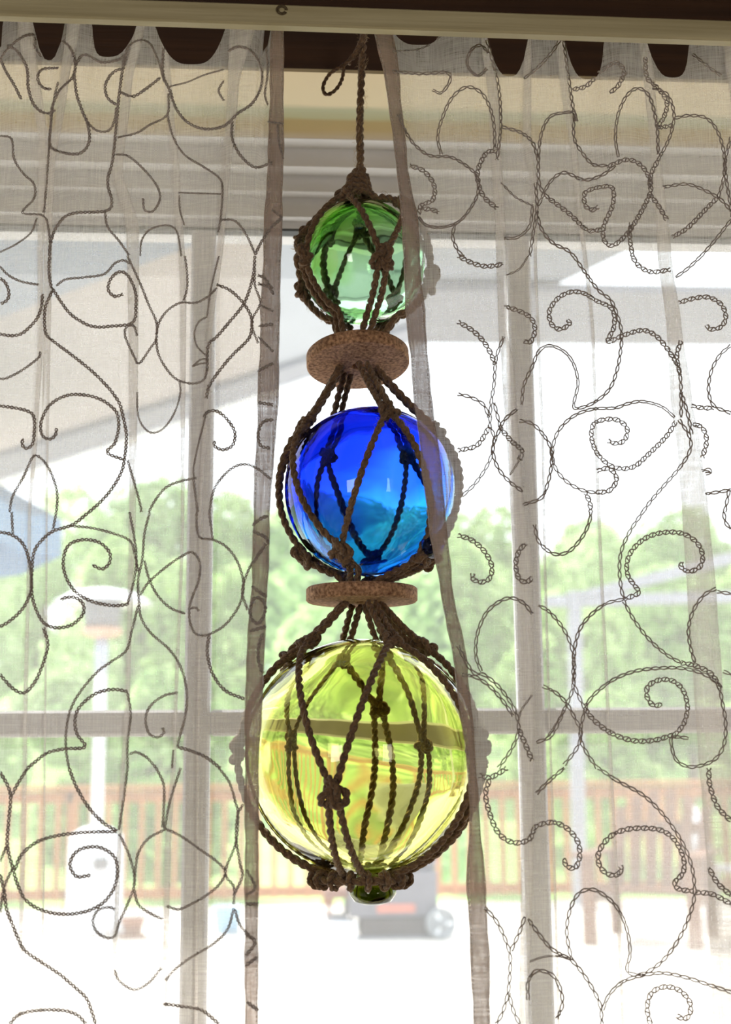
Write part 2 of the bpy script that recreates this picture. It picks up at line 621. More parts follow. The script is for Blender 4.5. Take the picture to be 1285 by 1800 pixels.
for sx, xx in ((-1, XL), (1, XR)):
    box_obj('side_frame', (xx - sx * 0.02, Y_GLASS, (Z_SILL + Z_J) / 2), (0.04, 0.06, Z_J - Z_SILL - 0.01), M['vinyl'], win, bevel=0.003)
box_obj('bottom_frame', ((XL + XR) / 2, Y_GLASS, Z_SILL + 0.025), (XR - XL, 0.06, 0.05), M['vinyl'], win, bevel=0.003)
box_obj('sill', ((XL + XR) / 2, -0.03, Z_SILL + 0.008), (XR - XL, 0.16, 0.016), M['board'], win, bevel=0.003)


def x_at(px0, py0, px1, py1):
    a, b = at(px0, py0, Y_GLASS - 0.008), at(px1, py1, Y_GLASS - 0.008)
    return (a.x + b.x) / 2


XM1 = x_at(358, 480, 338, 1780)
XM2 = x_at(912, 480, 952, 1780)
ZM = (at(400, 1273, Y_GLASS - 0.008).z + at(1100, 1263, Y_GLASS - 0.008).z) / 2
MW, MH = 0.0232, 0.0232
cuts_x = [XL + 0.04, XM1, XM2, XR - 0.04]
cuts_z = [Z_SILL + 0.05, ZM, Z_SASH]
for xm in (XM1, XM2):
    box_obj('muntin', (xm, Y_GLASS, (cuts_z[0] + cuts_z[2]) / 2), (MW, 0.020, cuts_z[2] - cuts_z[0]), M['muntin'], win, bevel=0.0025)
for i in range(3):
    a, b = cuts_x[i] + (MW / 2 if i else 0), cuts_x[i + 1] - (MW / 2 if i < 2 else 0)
    box_obj('muntin', ((a + b) / 2, Y_GLASS, ZM), (b - a, 0.018, MH), M['muntin'], win, bevel=0.0025)
    for j in range(2):
        c, d = cuts_z[j] + (MH / 2 if j else 0), cuts_z[j + 1] - (MH / 2 if j == 0 else 0)
        mesh_obj('pane', [(a, Y_GLASS + 0.001, c), (b, Y_GLASS + 0.001, c), (b, Y_GLASS + 0.001, d), (a, Y_GLASS + 0.001, d)], [(0, 1, 2, 3)], M['pane'], win)

# valance board across the top, with its dark top panel back to the wall
Y_B = -0.30
B_T = 0.009
pl, pr = at(0, 38, Y_B + B_T), at(1285, 82, Y_B + B_T)
zb = (pl.z + pr.z) / 2
tilt = math.atan2(pl.z - pr.z, pr.x - pl.x)
ht = (at(1000, 22, Y_B) - at(1000, 58, Y_B)).length
val = thing('valance_board', 'narrow khaki wooden valance batten with grain, above both sheer curtains', 'valance', (0, Y_B, zb))
val.rotation_euler = (0, tilt, 0)
box_obj('batten', (0.0, B_T / 2, ht / 2), (1.5, B_T, ht), M['board'], val, bevel=0.0012)
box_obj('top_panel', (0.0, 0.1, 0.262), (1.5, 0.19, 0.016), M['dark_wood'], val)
for sx in (-1, 1):
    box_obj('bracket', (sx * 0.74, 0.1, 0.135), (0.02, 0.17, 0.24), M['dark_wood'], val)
kp = at(495, 18, Y_B) - Vector((0, Y_B, zb))
v, f = [], []
for t_ in (0.0, 1.0):
    ring = [Vector((kp.x + (0.0036 - 0.0012 * t_) * math.cos(a) , -0.0006, kp.z + (0.0034 - 0.0012 * t_) * math.sin(a))) for a in [i * 0.36 for i in range(17)]]
    tube_into(v, f, ring, 0.00045, 5)
mesh_obj('wood_knot', v, f, M['knot'], val, True)

# ------------------------------------------------------------------ hanging floats
Y_F = -0.155
RR = 0.0027
px_m = (at(740, 900, Y_F) - at(540, 900, Y_F)).length / 200.0


def sph(R, phi, lat):
    p, l = R_(phi), R_(lat)
    return Vector((R * math.sin(p) * math.cos(l), -R * math.cos(p) * math.cos(l), R * math.sin(l)))


def arc(a, b, R, n=9):
    ua, ub = a.normalized(), b.normalized()
    w = ua.angle(ub)
    out = []
    for i in range(n + 1):
        t = i / n
        q = (ua * math.sin((1 - t) * w) + ub * math.sin(t * w)) / math.sin(w) if w > 1e-4 else ua
        rr = R if R else a.length * (1 - t) + b.length * t
        out.append(q * rr)
    return out


# three overhand-knot shapes shared by every net
KNOTS = []
for k in range(3):
    v, f = [], []
    s = 0.00235 * (1 + 0.08 * k)
    pts = []
    for i in range(60):
        t = 2 * math.pi * i / 60
        x, y, z = math.sin(t) + 2 * math.sin(2 * t), math.cos(t) - 2 * math.cos(2 * t), -math.sin(3 * t)
        pts.append(Vector((x * s * (0.85 + 0.1 * k), z * s * 1.3, y * s * 1.2)))
    rope_into(v, f, pts, RR * 0.98, True, raw=True)
    core = []
    for i in range(5):
        core.append(Vector((0.0006 * math.sin(i * 2), 0, -0.0075 + 0.00375 * i)))
    rope_into(v, f, core, RR * 1.15)
    me = bpy.data.meshes.new('knot')
    me.from_pydata([tuple(q) for q in v], [], f)
    me.materials.append(M['jute'])
    me.shade_smooth()
    KNOTS.append(me)


def knot(parent, p, n, roll=0.0, sc=1.0):
    o = bpy.data.objects.new('knot', random.choice(KNOTS))
    COL.objects.link(o)
    o.parent = parent
    n = n.normalized()
    up = Vector((0, 0, 1))
    x = n.cross(up)
    x = x.normalized() if x.length > 0.01 else Vector((1, 0, 0))
    z = x.cross(n) * -1
    z = n.cross(x) * -1
    mt = Matrix((x, -n, x.cross(-n))).transposed().to_4x4()
    mt = Matrix.Translation(p) @ mt @ Matrix.Rotation(roll, 4, 'Y') @ Matrix.Scale(sc, 4)
    o.matrix_local = mt
    return o


def shell(name, R, wall, material, parent, seed):
    """hollow blown ball: an outer and an inner skin, slightly out of round"""
    bm = bmesh.new()
    rnd = random.Random(seed)
    ph = [rnd.uniform(0, 6.28) for _ in range(6)]
    for rad, flip in ((R, False), (R - wall, True)):
        r = bmesh.ops.create_uvsphere(bm, u_segments=72, v_segments=48, radius=rad)
        for q in r['verts']:
            d = q.co.normalized()
            k = 1 + 0.008 * math.sin(3 * d.x + ph[0]) + 0.007 * math.sin(4 * d.z + ph[1]) + 0.004 * math.sin(5 * d.y + 3 * d.x + ph[2])
            if flip:
                k *= 1 + 0.006 * math.sin(6 * d.z + 2 * d.x + ph[3]) + 0.006 * math.sin(5 * d.x - 4 * d.y + ph[4])
            q.co *= k
        if flip:
            bmesh.ops.reverse_faces(bm, faces=list({fc for q in r['verts'] for fc in q.link_faces}))
    return bm_obj(name, bm, material, parent, True)


def make_float(label, px, py, rpx, wall, gm, mids, ups, hub, foot, knob=None):
    """mids and ups alternate round the ball: mids[i] hangs from ups[i-1] and ups[i]"""
    c = at(px, py, Y_F)
    R = rpx * px_m
    t = thing('fishing_float', label, 'glass float', c, group='three glass floats hung one under another')
    ball = shell('glass_ball', R, wall, gm, t, rpx)
    Rn = R + RR * 1.35
    segs = []
    n = len(mids)
    mp = [sph(Rn + 0.0025, *q) for q in mids]
    up = [sph(Rn + 0.0025, *q) for q in ups]

    def strand(pts):
        rope_obj('rope_strand', pts, RR, t)
        segs.extend(zip(pts[:-1], pts[1:]))
    for i in range(n):
        for u in (up[i], up[i - 1]):
            side = (u.normalized() - mp[i].normalized()).normalized() * 0.004
            strand(arc(u * 0.995, mp[i] + side, None))
        knot(t, mp[i], mp[i], random.uniform(-0.5, 0.5), random.uniform(0.95, 1.1))
        knot(t, up[i], up[i], random.uniform(-0.7, 0.7), random.uniform(0.85, 1.0))
        # two strands on from each middle knot to the foot, two from each upper knot to the hub
        for sgn in (-1, 1):
            tg = Vector((0, 0, 1)).cross(mp[i]).normalized()
            strand(foot(mp[i], tg * sgn, i, Rn))
            tu = Vector((0, 0, 1)).cross(up[i]).normalized()
            strand(hub(up[i], tu * sgn, i, Rn))
    if knob:
        knob(t, R, ball)
    fuzz_obj(t, segs, RR * 0.95, 2600)
    return t, c, R


D1 = at(629, 633, Y_F)
D2 = at(636, 1046, Y_F)
C_G, C_B, C_Y = at(639, 462, Y_F), at(650, 863, Y_F), at(637, 1326, Y_F)
TOPK = at(630, 336, Y_F)


def surf_then(pt, tgt, Rn, lat_stop, phi, spread):
    """hug the ball down (or up) to a latitude, then run straight to the target"""
    q = sph(Rn, phi, lat_stop)
    a = arc(pt, q, None, 6)
    return a[:-1] + [q, q.lerp(tgt, 0.5), tgt]


def phi_of(p):
    return math.degrees(math.atan2(p.x, -p.y))


def hub_green(u, tg, i, Rn):
    q = (TOPK - C_G) + tg * 0.004 + Vector((u.x, u.y, 0)).normalized() * 0.005
    return arc(u + tg * 0.0025, sph(Rn, phi_of(u), 74) + tg * 0.002, None, 5) + [q]


def foot_disc(centre, disc, lat):
    def fn(mpt, tg, i, Rn):
        tgt = disc - centre + Vector((mpt.x, mpt.y, 0)).normalized() * 0.013 + Vector((0, 0, 0.0085)) + tg * 0.003
        q = sph(Rn, phi_of(mpt), lat) + tg * 0.0032
        return arc(mpt + tg * 0.003, q, None, 6) + [tgt]
    return fn


def hub_disc(centre, disc):
    def fn(u, tg, i, Rn):
        tgt = disc - centre + Vector((u.x, u.y, 0)).normalized() * 0.0135 + Vector((0, 0, -0.0062)) + tg * 0.0032
        return [u + tg * 0.003, (u + tg * 0.003).lerp(tgt, 0.5) + Vector((0, 0, -0.0015)), tgt]
    return fn


def foot_ring(mpt, tg, i, Rn):
    ph = phi_of(mpt) + (14 if tg.dot(Vector((0, 0, 1)).cross(mpt)) > 0 else -14)
    a = sph(Rn, ph, -70)
    return arc(mpt + tg * 0.003, a, None, 12) + [sph(Rn * 1.035, ph, -72.5)]


def knob_side(t, R, ball):
    o = lathe('glass_button', [(0.0, 0.012), (0.007, 0.0115), (0.0095, 0.008), (0.0085, 0.003), (0.007, -0.001), (0.0, -0.002)], M['blue_knob'], ball, 24)
    d = sph(1, 53, -41)
    o.matrix_local = Matrix.Translation(d * (R + 0.002)) @ d.to_track_quat('Z', 'Y').to_matrix().to_4x4()


def knob_bottom(t, R, ball):
    o = lathe('glass_button', [(0.0, 0.002), (0.011, 0.0018), (0.012, -0.004), (0.0162, -0.007), (0.0168, -0.011), (0.013, -0.0165), (0.006, -0.0185), (0.0, -0.0188)], M['olive_knob'], ball, 32)
    o.matrix_local = Matrix.Translation((0.0065, 0, -R - 0.0022))
    # cord ring lashed round the button
    ring = [Vector((0.031 * math.cos(a) - 0.002, 0.031 * math.sin(a), -R * 0.965 - 0.0055)) for a in [2 * math.pi * k / 24 for k in range(24)]]
    rope_obj('cord_ring', ring, RR * 1.2, t, True)
    for k in range(16):
        a = 2 * math.pi * k / 16 + 0.1
        cc = Vector((0.031 * math.cos(a) - 0.002, 0.031 * math.sin(a), -R * 0.965 - 0.0055))
        er = Vector((math.cos(a), math.sin(a), 0))
        lp = [cc + er * 0.0055 * math.cos(b) + Vector((0, 0, 0.0055 * math.sin(b))) for b in [2 * math.pi * q / 10 for q in range(10)]]
        rope_obj('lashing', lp, RR * 0.8, t, True)


make_float('small pale green glass float in brown rope net, topmost of the three', 639, 462, 112, 0.0035, M['green_glass'],
           [(-115, -17), (-62, -7), (12, -17), (85, -17), (143, -17), (210, -17)],
           [(-102, 27), (-31, 57), (50, 44), (115, 44), (178, 52), (228, 40)],
           hub_green, foot_disc(C_G, D1, -62))
make_float('cobalt blue glass float in brown rope net, between the two cork discs', 650, 863, 150, 0.004, M['blue_glass'],
           [(-100, -45), (-32, -48), (53, -48), (105, -45), (172, -45), (218, -38)],
           [(-78, 47), (12, 45), (92, 44), (140, 37), (212, 36), (258, 40)],
           hub_disc(C_B, D1), foot_disc(C_B, D2, -68), knob_side)
make_float('large olive yellow glass float in brown rope net, lowest of the three', 637, 1326, 197, 0.0045, M['yellow_glass'],
           [(-92, 2), (-17, -17.5), (58, -2), (97, 4), (143, 7), (166, 27), (219, 6)],
           [(-72, 62), (27, 62), (80, 59), (120, 58), (154, 60), (195, 56), (258, 55)],
           hub_disc(C_Y, D2), foot_ring, knob_bottom)


# cork discs
def cork(label, c, wpx, tilt, roll):
    R = wpx / 2 * px_m
    h = 0.0105
    o = lathe('cork_disc', [(0.005, h / 2), (R - 0.0012, h / 2), (R, h / 2 - 0.0012), (R, -h / 2 + 0.0012), (R - 0.0012, -h / 2), (0.005, -h / 2), (0.005, h / 2)], M['cork'], None, 64, False)
    for p in o.data.polygons:
        p.use_smooth = abs(p.normal.z) < 0.5
    o.location = c
    o.rotation_euler = (R_(tilt), R_(roll), R_(20))
    return tag(o, label, 'cork disc', 'cork spacer discs between the floats')


cork('tilted brown cork disc threaded between green and blue floats', D1, 184, -11, 2)
cork('level brown cork disc threaded between blue and yellow floats', D2, 193, 0.5, 0)

# hanging cord: gather knot, plied cord, small loop
cord = thing('hanging_cord', 'brown jute cord with a small loop, from which the floats hang', 'cord', at(634, 200, Y_F))
o0 = cord.location.copy()


def lc(x, y, dy=0.0):
    return at(x, y, Y_F + dy) - o0


ZTOP = zb + ht - 0.001
top = at(640, 20, Y_F)
pts = [lc(631, 322), lc(633, 290), lc(632, 230), lc(634, 170), lc(637, 110), lc(640, 40)]
rope_obj('plied_cord', pts, 0.0030, cord)
rope_obj('plied_cord', [lc(633, 322, 0.002), lc(635, 280, 0.003), lc(634, 200, 0.003), lc(634, 130, 0.002), lc(639, 40, 0.002)], 0.0024, cord)
rope_obj('cord_loop', [lc(640, 60, -0.004), lc(622, 96, -0.005), lc(605, 114, -0.005), lc(580, 130, -0.005), lc(568, 152, -0.005), lc(573, 166, -0.005), lc(588, 160, -0.005), lc(601, 140, -0.005), lc(605, 112, -0.005)], 0.0016, cord)
rope_obj('cord_tail', [lc(640, 60, -0.003), lc(628, 90, -0.003), lc(616, 104, -0.003), lc(612, 112, -0.003)], 0.0024, cord)
for i, (x, y, sc) in enumerate(((630, 316, 1.0), (628, 338, 1.15), (636, 345, 1.1))):
    knot(cord, lc(x, y), Vector((0.2 * i, -1, 0.1)), 0.6 * i, sc)
wrap = []
for i in range(64):
    a = i / 64 * 2 * math.pi * 4
    yv = 306 + 40 * i / 64
    rr_ = 0.0055 + 0.004 * i / 64
    wrap.append(lc(631, yv) + Vector((rr_ * math.cos(a), rr_ * math.sin(a), 0)))
rope_obj('cord_wrap', wrap, RR * 0.9, cord)
fz = [(lc(631, y), lc(631, y + 20)) for y in range(200, 340, 10)] + [(lc(637, y), lc(636, y + 20)) for y in range(60, 200, 20)]
fuzz_obj(cord, fz, 0.003, 420, 0.007)

# ------------------------------------------------------------------ curtains
Y_C = -0.262


def lerp_tab(tab, y):
    """tab: ((y, a, b), ...) -> (a, b) at y"""
    if y <= tab[0][0]:
        return tab[0][1:]
    for p, q in zip(tab[:-1], tab[1:]):
        if y <= q[0]:
            t = (y - p[0]) / (q[0] - p[0])
            t = t * t * (3 - 2 * t) * 0.5 + t * 0.5
            return tuple(p[i] + (q[i] - p[i]) * t for i in range(1, len(p)))
    return tab[-1][1:]


Y_END = 2060.0
LEFT = dict(
    folds=[((40, -760, -735), (2060, -790, -782)), ((40, -620, -590), (2060, -650, -640)), ((40, -480, -452), (2060, -500, -490)), ((40, -330, -300), (2060, -350, -342)), ((40, -180, -150), (2060, -200, -190)),
           ((40, 30, 58), (250, 68, 84), (450, 66, 76), (618, 66, 75), (767, 58, 66), (900, 49, 55), (1300, 40, 48), (1800, 30, 38), (2060, 26, 34)),
           ((40, 118, 142), (150, 104, 120), (300, 88, 96), (400, 84, 92), (900, 80, 84), (2060, 70, 74)),
           ((40, 238, 256), (150, 216, 232), (300, 196, 216), (400, 222, 245), (620, 226, 243), (900, 227, 239), (1200, 221, 229), (1450, 207, 215), (1600, 201, 209), (1800, 188, 197), (2060, 184, 192)),
           ((40, 278, 292), (200, 294, 306), (300, 304, 316), (500, 316, 328), (900, 318, 324), (1300, 304, 311), (1500, 289, 300), (1800, 284, 293), (2060, 282, 291)),
           ((40, 404, 450), (150, 400, 420), (400, 384, 396), (600, 364, 372), (900, 350, 355), (1400, 345, 350), (2060, 340, 345))],
    start=-900, stop=((40, 476, 499), (250, 472, 499), (400, 464, 496), (550, 458, 492), (700, 453, 490), (900, 445, 475), (1010, 443, 472), (1090, 437, 467), (1200, 431, 463), (1350, 430, 455), (1800, 430, 454), (2060, 430, 454)),
    valleys=((-730, -630, 104), (-580, -490, 100), (-445, -340, 108), (-290, -190, 102), (-140, -40, 106), (-25, 14, 88), (62, 110, 106), (147, 235, 100), (272, 400, 113), (456, 470, 92)), sign=1)
RIGHT = dict(
    folds=[((40, 843, 862), (200, 860, 878), (450, 872, 891), (580, 876, 891), (650, 882, 905), (850, 895, 918), (1000, 903, 937), (1300, 912, 940), (1500, 916, 938), (1800, 912, 930), (2060, 908, 926)),
           ((60, 922, 934), (250, 918, 934), (330, 936, 946), (450, 938, 944), (800, 952, 957), (2060, 985, 990)),
           ((60, 975, 992), (150, 985, 1000), (300, 1008, 1018), (600, 1040, 1046), (2060, 1100, 1106)),
           ((60, 1122, 1140), (150, 1132, 1152), (250, 1142, 1160), (447, 1156, 1180), (580, 1172, 1199), (693, 1178, 1216), (805, 1192, 1234), (900, 1199, 1246), (1050, 1208, 1260), (1200, 1219, 1270), (1330, 1227, 1284), (1400, 1234, 1290), (1560, 1245, 1296), (1800, 1252, 1302), (2060, 1256, 1306)),
           ((60, 1270, 1292), (250, 1292, 1312), (2060, 1370, 1390)),
           ((60, 1420, 1450), (2060, 1520, 1532)), ((60, 1560, 1590), (2060, 1660, 1672)), ((60, 1710, 1740), (2060, 1800, 1812))],
    start=((40, 655, 690), (150, 678, 704), (276, 695, 715), (400, 707, 736), (480, 710, 740), (560, 714, 748), (672, 725, 756), (817, 741, 775), (921, 753, 785), (1025, 772, 795), (1175, 799, 823), (1330, 819, 836), (1420, 826, 842), (1540, 820, 853), (1690, 827, 861), (1800, 832, 862), (2060, 836, 866)),
    stop=1960, valleys=((692, 788, 79), (856, 931, 134), (991, 1067, 139), (1136, 1217, 136), (1300, 1410, 125), (1455, 1550, 130), (1600, 1700, 126), (1750, 1850, 128)), sign=-1)


def top_y(C, x):
    tp = 14 + 44 * x / 1285.0
    for a, b, d in C['valleys']:
        if a < x < b:
            s = abs((x - a) / (b - a) * 2 - 1)
            return d - (d - tp) * s ** 3.4
    return tp


def swell(C, x, y):
    """gentle front-to-back hang of the cloth: pleats at the rod die out downwards"""
    k = math.exp(-max(0.0, y - 60) / 260.0)
    w = 0.0030 * math.sin(x / 37.0 + 0.4 * math.sin(y / 300.0)) + 0.0020 * math.sin(x / 71.0 + y / 420.0 + 1.3)
    for a, b, d in C['valleys']:
        c, h = (a + b) / 2, (b - a) / 2
        w += k * 0.016 * math.exp(-((x - c) / h) ** 2)
    return w


def knots_at(C, y):
    """cross-section of the cloth at row y: (x pixel, depth offset) list"""
    out = []
    if C['sign'] > 0:
        out.append((C['start'], 0.0))
    else:
        a, b = lerp_tab(C['start'], y)
        out.append((a, 0.0))
    for tab in C['folds']:
        l, r = lerp_tab(tab, y)
        k = min(1.0, (r - l) / 24.0)
        out += [(l - 7, 0.0), (r, -0.007 * k - 0.001), (r - 0.6, -0.004 * k), (l + 0.6, -0.002 * k), (l, 0.0015), (r + 7, 0.001)]
    if C['sign'] > 0:
        out.append((lerp_tab(C['stop'], y)[1], 0.0))
    else:
        out.append((C['stop'], 0.0))
    return out


def build_sheet(C, parent):
    ks0 = knots_at(C, 95)
    cols = []                                    # (segment, t)
    for i in range(len(ks0) - 1):
        w = abs(ks0[i + 1][0] - ks0[i][0])
        n = max(2, min(26, int(w / 6)))
        if w < 3:
            n = 1
        cols += [(i, j / n) for j in range(n)]
    cols.append((len(ks0) - 2, 1.0))
    rows = 130
    v, f = [], []
    tops = []
    for i, t in cols:
        x = ks0[i][0] * (1 - t) + ks0[i + 1][0] * t
        tops.append(top_y(C, x))
    for r in range(rows + 1):
        u = (r / rows)
        u = u * 0.75 + u * u * 0.25
        cache = {}
        for (i, t), ty in zip(cols, tops):
            y = ty + (Y_END - ty) * u
            ks = knots_at(C, y)
            a, b = ks[i], ks[i + 1]
            s = t * t * (3 - 2 * t)
            x = a[0] * (1 - t) + b[0] * t
            d = a[1] * (1 - s) + b[1] * s
            v.append(at(x, y, Y_C + d + swell(C, x, y)))
    nc = len(cols)
    for r in range(rows):
        for c in range(nc - 1):
            f.append((r * nc + c, r * nc + c + 1, (r + 1) * nc + c + 1, (r + 1) * nc + c))
    return mesh_obj('sheer_panel', v, f, M['gauze'], parent, True), v, f


def build_hem(C, parent):
    tab = C['stop'] if C['sign'] > 0 else C['start']
    v, f = [], []
    rows, nc = 150, 13
    for r in range(rows + 1):
        y0_ = 46 if C['sign'] < 0 else 36
        y = y0_ + (Y_END - y0_) * r / rows
        l, rr = lerp_tab(tab, y)
        wob = 1.6 * math.sin(y / 23.0) + 1.1 * math.sin(y / 9.0 + 1)
        l, rr = l + wob * 0.5, rr - wob * 0.4
        for c in range(nc):
            t = c / (nc - 1)
            ang = t * math.pi * 2                 # a flattened closed tube of cloth
            x = (l + rr) / 2 - (rr - l) / 2 * math.cos(ang)
            d = -0.0022 * math.sin(ang) - 0.0012 * math.sin(ang) * math.sin(y / 17.0)
            v.append(at(x, y, Y_C - 0.0035 + d + swell(C, x, y) * 0.6))
    for r in range(rows):
        for c in range(nc - 1):
            f.append((r * nc + c, r * nc + c + 1, (r + 1) * nc + c + 1, (r + 1) * nc + c))
    return mesh_obj('doubled_hem', v, f, M['hem'], parent, True), v, f


# embroidery, read off the photograph: region (origin x, origin y, pixels per unit); w = cord weight
SCROLLS_L = '''
@0 0 2.008
b 0,210 30,170 80,130 120,125 125,170 145,200
b 0,205 20,250 50,300 75,350
b 25,160 60,180 95,240 100,310 120,370 160,400 195,390
b 205,240 150,245 133,275 150,308 180,315
b 220,145 245,165 265,215 258,270 210,320 185,380 180,440 178,515 230,540 285,540 315,500 310,440 290,390 270,330 262,260
b 265,235 285,200 310,195 360,220 420,210 440,195
m 300,420 340,460 385,460 405,420 410,380
b 440,240 400,255 372,300 380,345 410,370
b 425,325 470,340 520,310 565,275
m 440,230 450,170 490,142 530,155 560,220 580,290
b 578,150 575,260 600,320 620,380 660,430 720,455 790,445 840,400 890,365 920,310 925,260 910,210 880,175 840,165 805,180
l 600,305 660,290 720,265 790,245
m 790,285 772,320 790,355
b 820,430 820,490 850,550 900,590 960,575
m 940,170 945,260 935,330 945,370
m 415,485 480,470 530,440 590,405 595,330
m 590,400 610,480 650,545 720,590 770,625 785,660 780,760 770,820
m 410,545 450,550 500,590 550,650 565,700 540,745 510,740 505,700
b 440,200 420,340 400,550 380,640 395,715 370,745 250,755 200,800 178,860 175,904
m 205,290 185,390 160,700 155,750
m 0,480 40,490 50,560 80,610 120,650 120,700 80,750 150,760 170,800 178,880
l 130,770 110,820 60,860 0,890
m 370,745 380,800 420,850 455,900
l 630,680 780,685
l 632,690 635,740 650,795
l 495,904 500,850 530,810 590,795 625,820 640,904
m 780,775 830,780 870,830 900,895
b 995,770 960,800 925,850 900,900
m 945,430 1000,436
m 1000,560 985,500 980,440
m 960,740 1000,770
@0 450 2.677
m 0,50 40,90 100,120 180,135
b 0,105 25,125 42,170 35,205 5,225
b 235,0 230,60 240,140 255,165 290,220 340,280 430,330 530,330 625,312 640,230 635,160 600,90 560,75 520,110 510,160 540,190 578,180
m 265,140 310,110 400,100 490,85 540,35 580,20 610,35
b 200,180 195,240 170,300 110,360 60,375 0,368
b 245,165 212,250 215,360 250,400 330,460 430,540 510,620 560,690 580,760 595,850 585,960 570,1020 530,1090 480,1150 420,1205
m 190,450 180,480 100,540 30,575 0,578
b 0,705 70,715 130,730 160,760 160,850 150,890 125,905 105,890 108,860
b 585,960 505,925 540,880 558,810 550,740 500,690 430,660 340,652 270,675 220,720 192,790 200,845 235,862 262,840 265,810
m 45,1205 60,1130 110,1040 155,945 190,950 230,1000 262,1080 270,1140 265,1205
m 600,0 660,130 700,230 735,310 735,390 710,430 655,505 630,470 590,380 595,335 630,330 645,375
m 735,370 750,310 790,255 850,220 920,220 980,190 1020,150
m 735,380 745,460 790,540 840,585 910,600 960,580 975,530
l 845,590 848,650 820,740 770,810 720,832 680,810 650,750 645,640
m 870,0 880,80 880,150 865,210
l 1030,0 1000,120 985,200 975,280
l 975,285 935,310 915,360 925,420 965,465
l 905,520 940,490 970,485 975,500 930,510 905,520
b 1020,135 1080,160 1140,215 1180,280 1185,330 1170,390 1100,460 1040,530 985,610 970,670
b 1200,0 1190,100 1150,220 1080,310 1020,380 985,410 975,460 975,540
m 1200,60 1200,140 1225,220 1190,290 1185,330 1215,410
b 960,760 975,735 1020,730 1070,770 1105,830 1095,890 1050,912 1010,895 1010,870
m 700,1205 730,1150 780,1090 850,1060 925,1045
m 910,1050 920,1130 930,1205
m 985,1205 1000,1120 1030,1060 1090,1000 1150,980 1210,1000 1275,1050
l 965,760 945,840 930,900 910,1000 915,1045
m 600,960 630,1060 660,1170 665,1205
b 1215,130 1285,150
b 1220,330 1285,320
b 1215,90 1250,110 1285,180
m 1220,230 1285,260
b 1215,540 1285,505
b 1215,690 1285,700
b 1285,770 1240,780 1215,830 1225,890 1270,905
m 1215,380 1285,450
@0 900 2.677
b 0,95 50,105 100,140 130,200 145,290 145,370 110,450 50,510 0,540
m 55,0 60,100
m 265,0 250,80
b 420,0 340,60 250,90 195,135 160,190 150,280 150,380 170,460 210,525 270,545 340,530 390,480 390,430 350,402 300,405 290,415
m 330,65 430,75 530,100 610,135 635,200 650,280
b 600,435 530,440 430,420 350,370 305,290 300,210 330,150 400,130 470,145 515,190 515,240 480,268 435,250
m 705,0 680,100 670,220 650,320 655,430 665,500 710,570 790,640 840,710 870,790 880,880 870,970 850,1040 835,1105
m 610,0 640,180 635,300 600,435
m 660,390 700,330 780,260 860,205 905,190 940,240 935,320 905,400 890,460 900,540 930,578 985,575 1060,530 1120,450 1145,370 1140,300 1110,220 1060,160 1000,130 940,120 925,60 925,0
m 985,0 1000,130
m 680,230 700,310 740,390 800,450 870,478
m 895,455 920,450 935,465
m 1185,240 1155,310 1140,380 1165,460
b 985,575 975,660 1000,760 1060,840 1150,880
m 650,440 620,560 595,650 530,700 460,750 390,830 340,910 315,1000 310,1110 325,1205
b 600,845 540,835 460,850 390,900 355,960 360,1040 400,1105 300,1115 220,1135 160,1180 130,1205
m 600,850 615,950 600,1080 600,1205
m 835,850 770,865 710,910 685,970 700,1040 740,1060 770,1040 765,1015
b 205,545 225,620 210,690 170,790 115,850 60,830 0,765
b 835,1105 900,1125 970,1155 1035,1205
m 610,1140 640,1130 690,1155 735,1205
l 815,1120 810,1205
b 1190,60 1230,30 1260,20
b 1190,90 1250,120 1265,150
b 1190,240 1250,150
b 1185,350 1255,400
b 1175,470 1190,415 1220,405 1248,440 1240,490 1215,525 1185,505 1175,470
b 1175,560 1250,540
b 1235,570 1215,650 1225,730 1255,780
@0 1350 2.677
b 0,20 35,80 50,140 40,260 35,370 60,470 80,540 120,620 200,670 310,688 420,670 500,620 545,540 550,450 520,400 460,372 390,378 345,410 330,460 360,510 425,505
b 130,0 80,80 50,140
b 325,0 360,90 420,190 490,260 550,295
b 70,480 100,410 170,350 260,320 370,305 480,300 550,300
m 560,310 600,390 630,490 630,560 600,640 560,730 540,790 500,798 455,770 437,720 460,670 510,655 540,665
m 600,0 585,120 560,290
m 735,0 770,80 770,200 765,280
m 850,0 810,120 790,200 775,285
m 775,290 700,330 655,390 640,450 630,560
m 775,285 850,320 950,390 1020,440 1060,490 1030,550 970,600 900,640 840,665 785,650
m 1030,0 1080,70 1110,170 1120,210 1110,350 1060,490 1100,560 1100,640
m 1120,200 1110,320 1130,450 1140,510 1100,600
m 1100,660 1070,760 1000,830 900,890 820,950 780,1000
m 1105,665 1130,740 1185,800
m 630,570 650,640 700,680 765,712
m 540,950 560,1000 630,1043 700,1010 760,940
b 0,500 20,580 30,660 60,740 110,850 190,910 280,970 350,1030 410,1090 450,1205
m 60,470 20,560 0,680
b 45,1205 90,1160 180,1140 290,1140 360,1160 405,1205
b 770,1110 850,1120 950,1140 1030,1205
m 0,440 30,370
m 1145,170 1120,210
b 1155,640 1215,640
b 1155,930 1210,890
b 1160,1100 1215,1140
b 1155,780 1200,820 1160,880
m 1160,600 1200,560 1160,480
'''
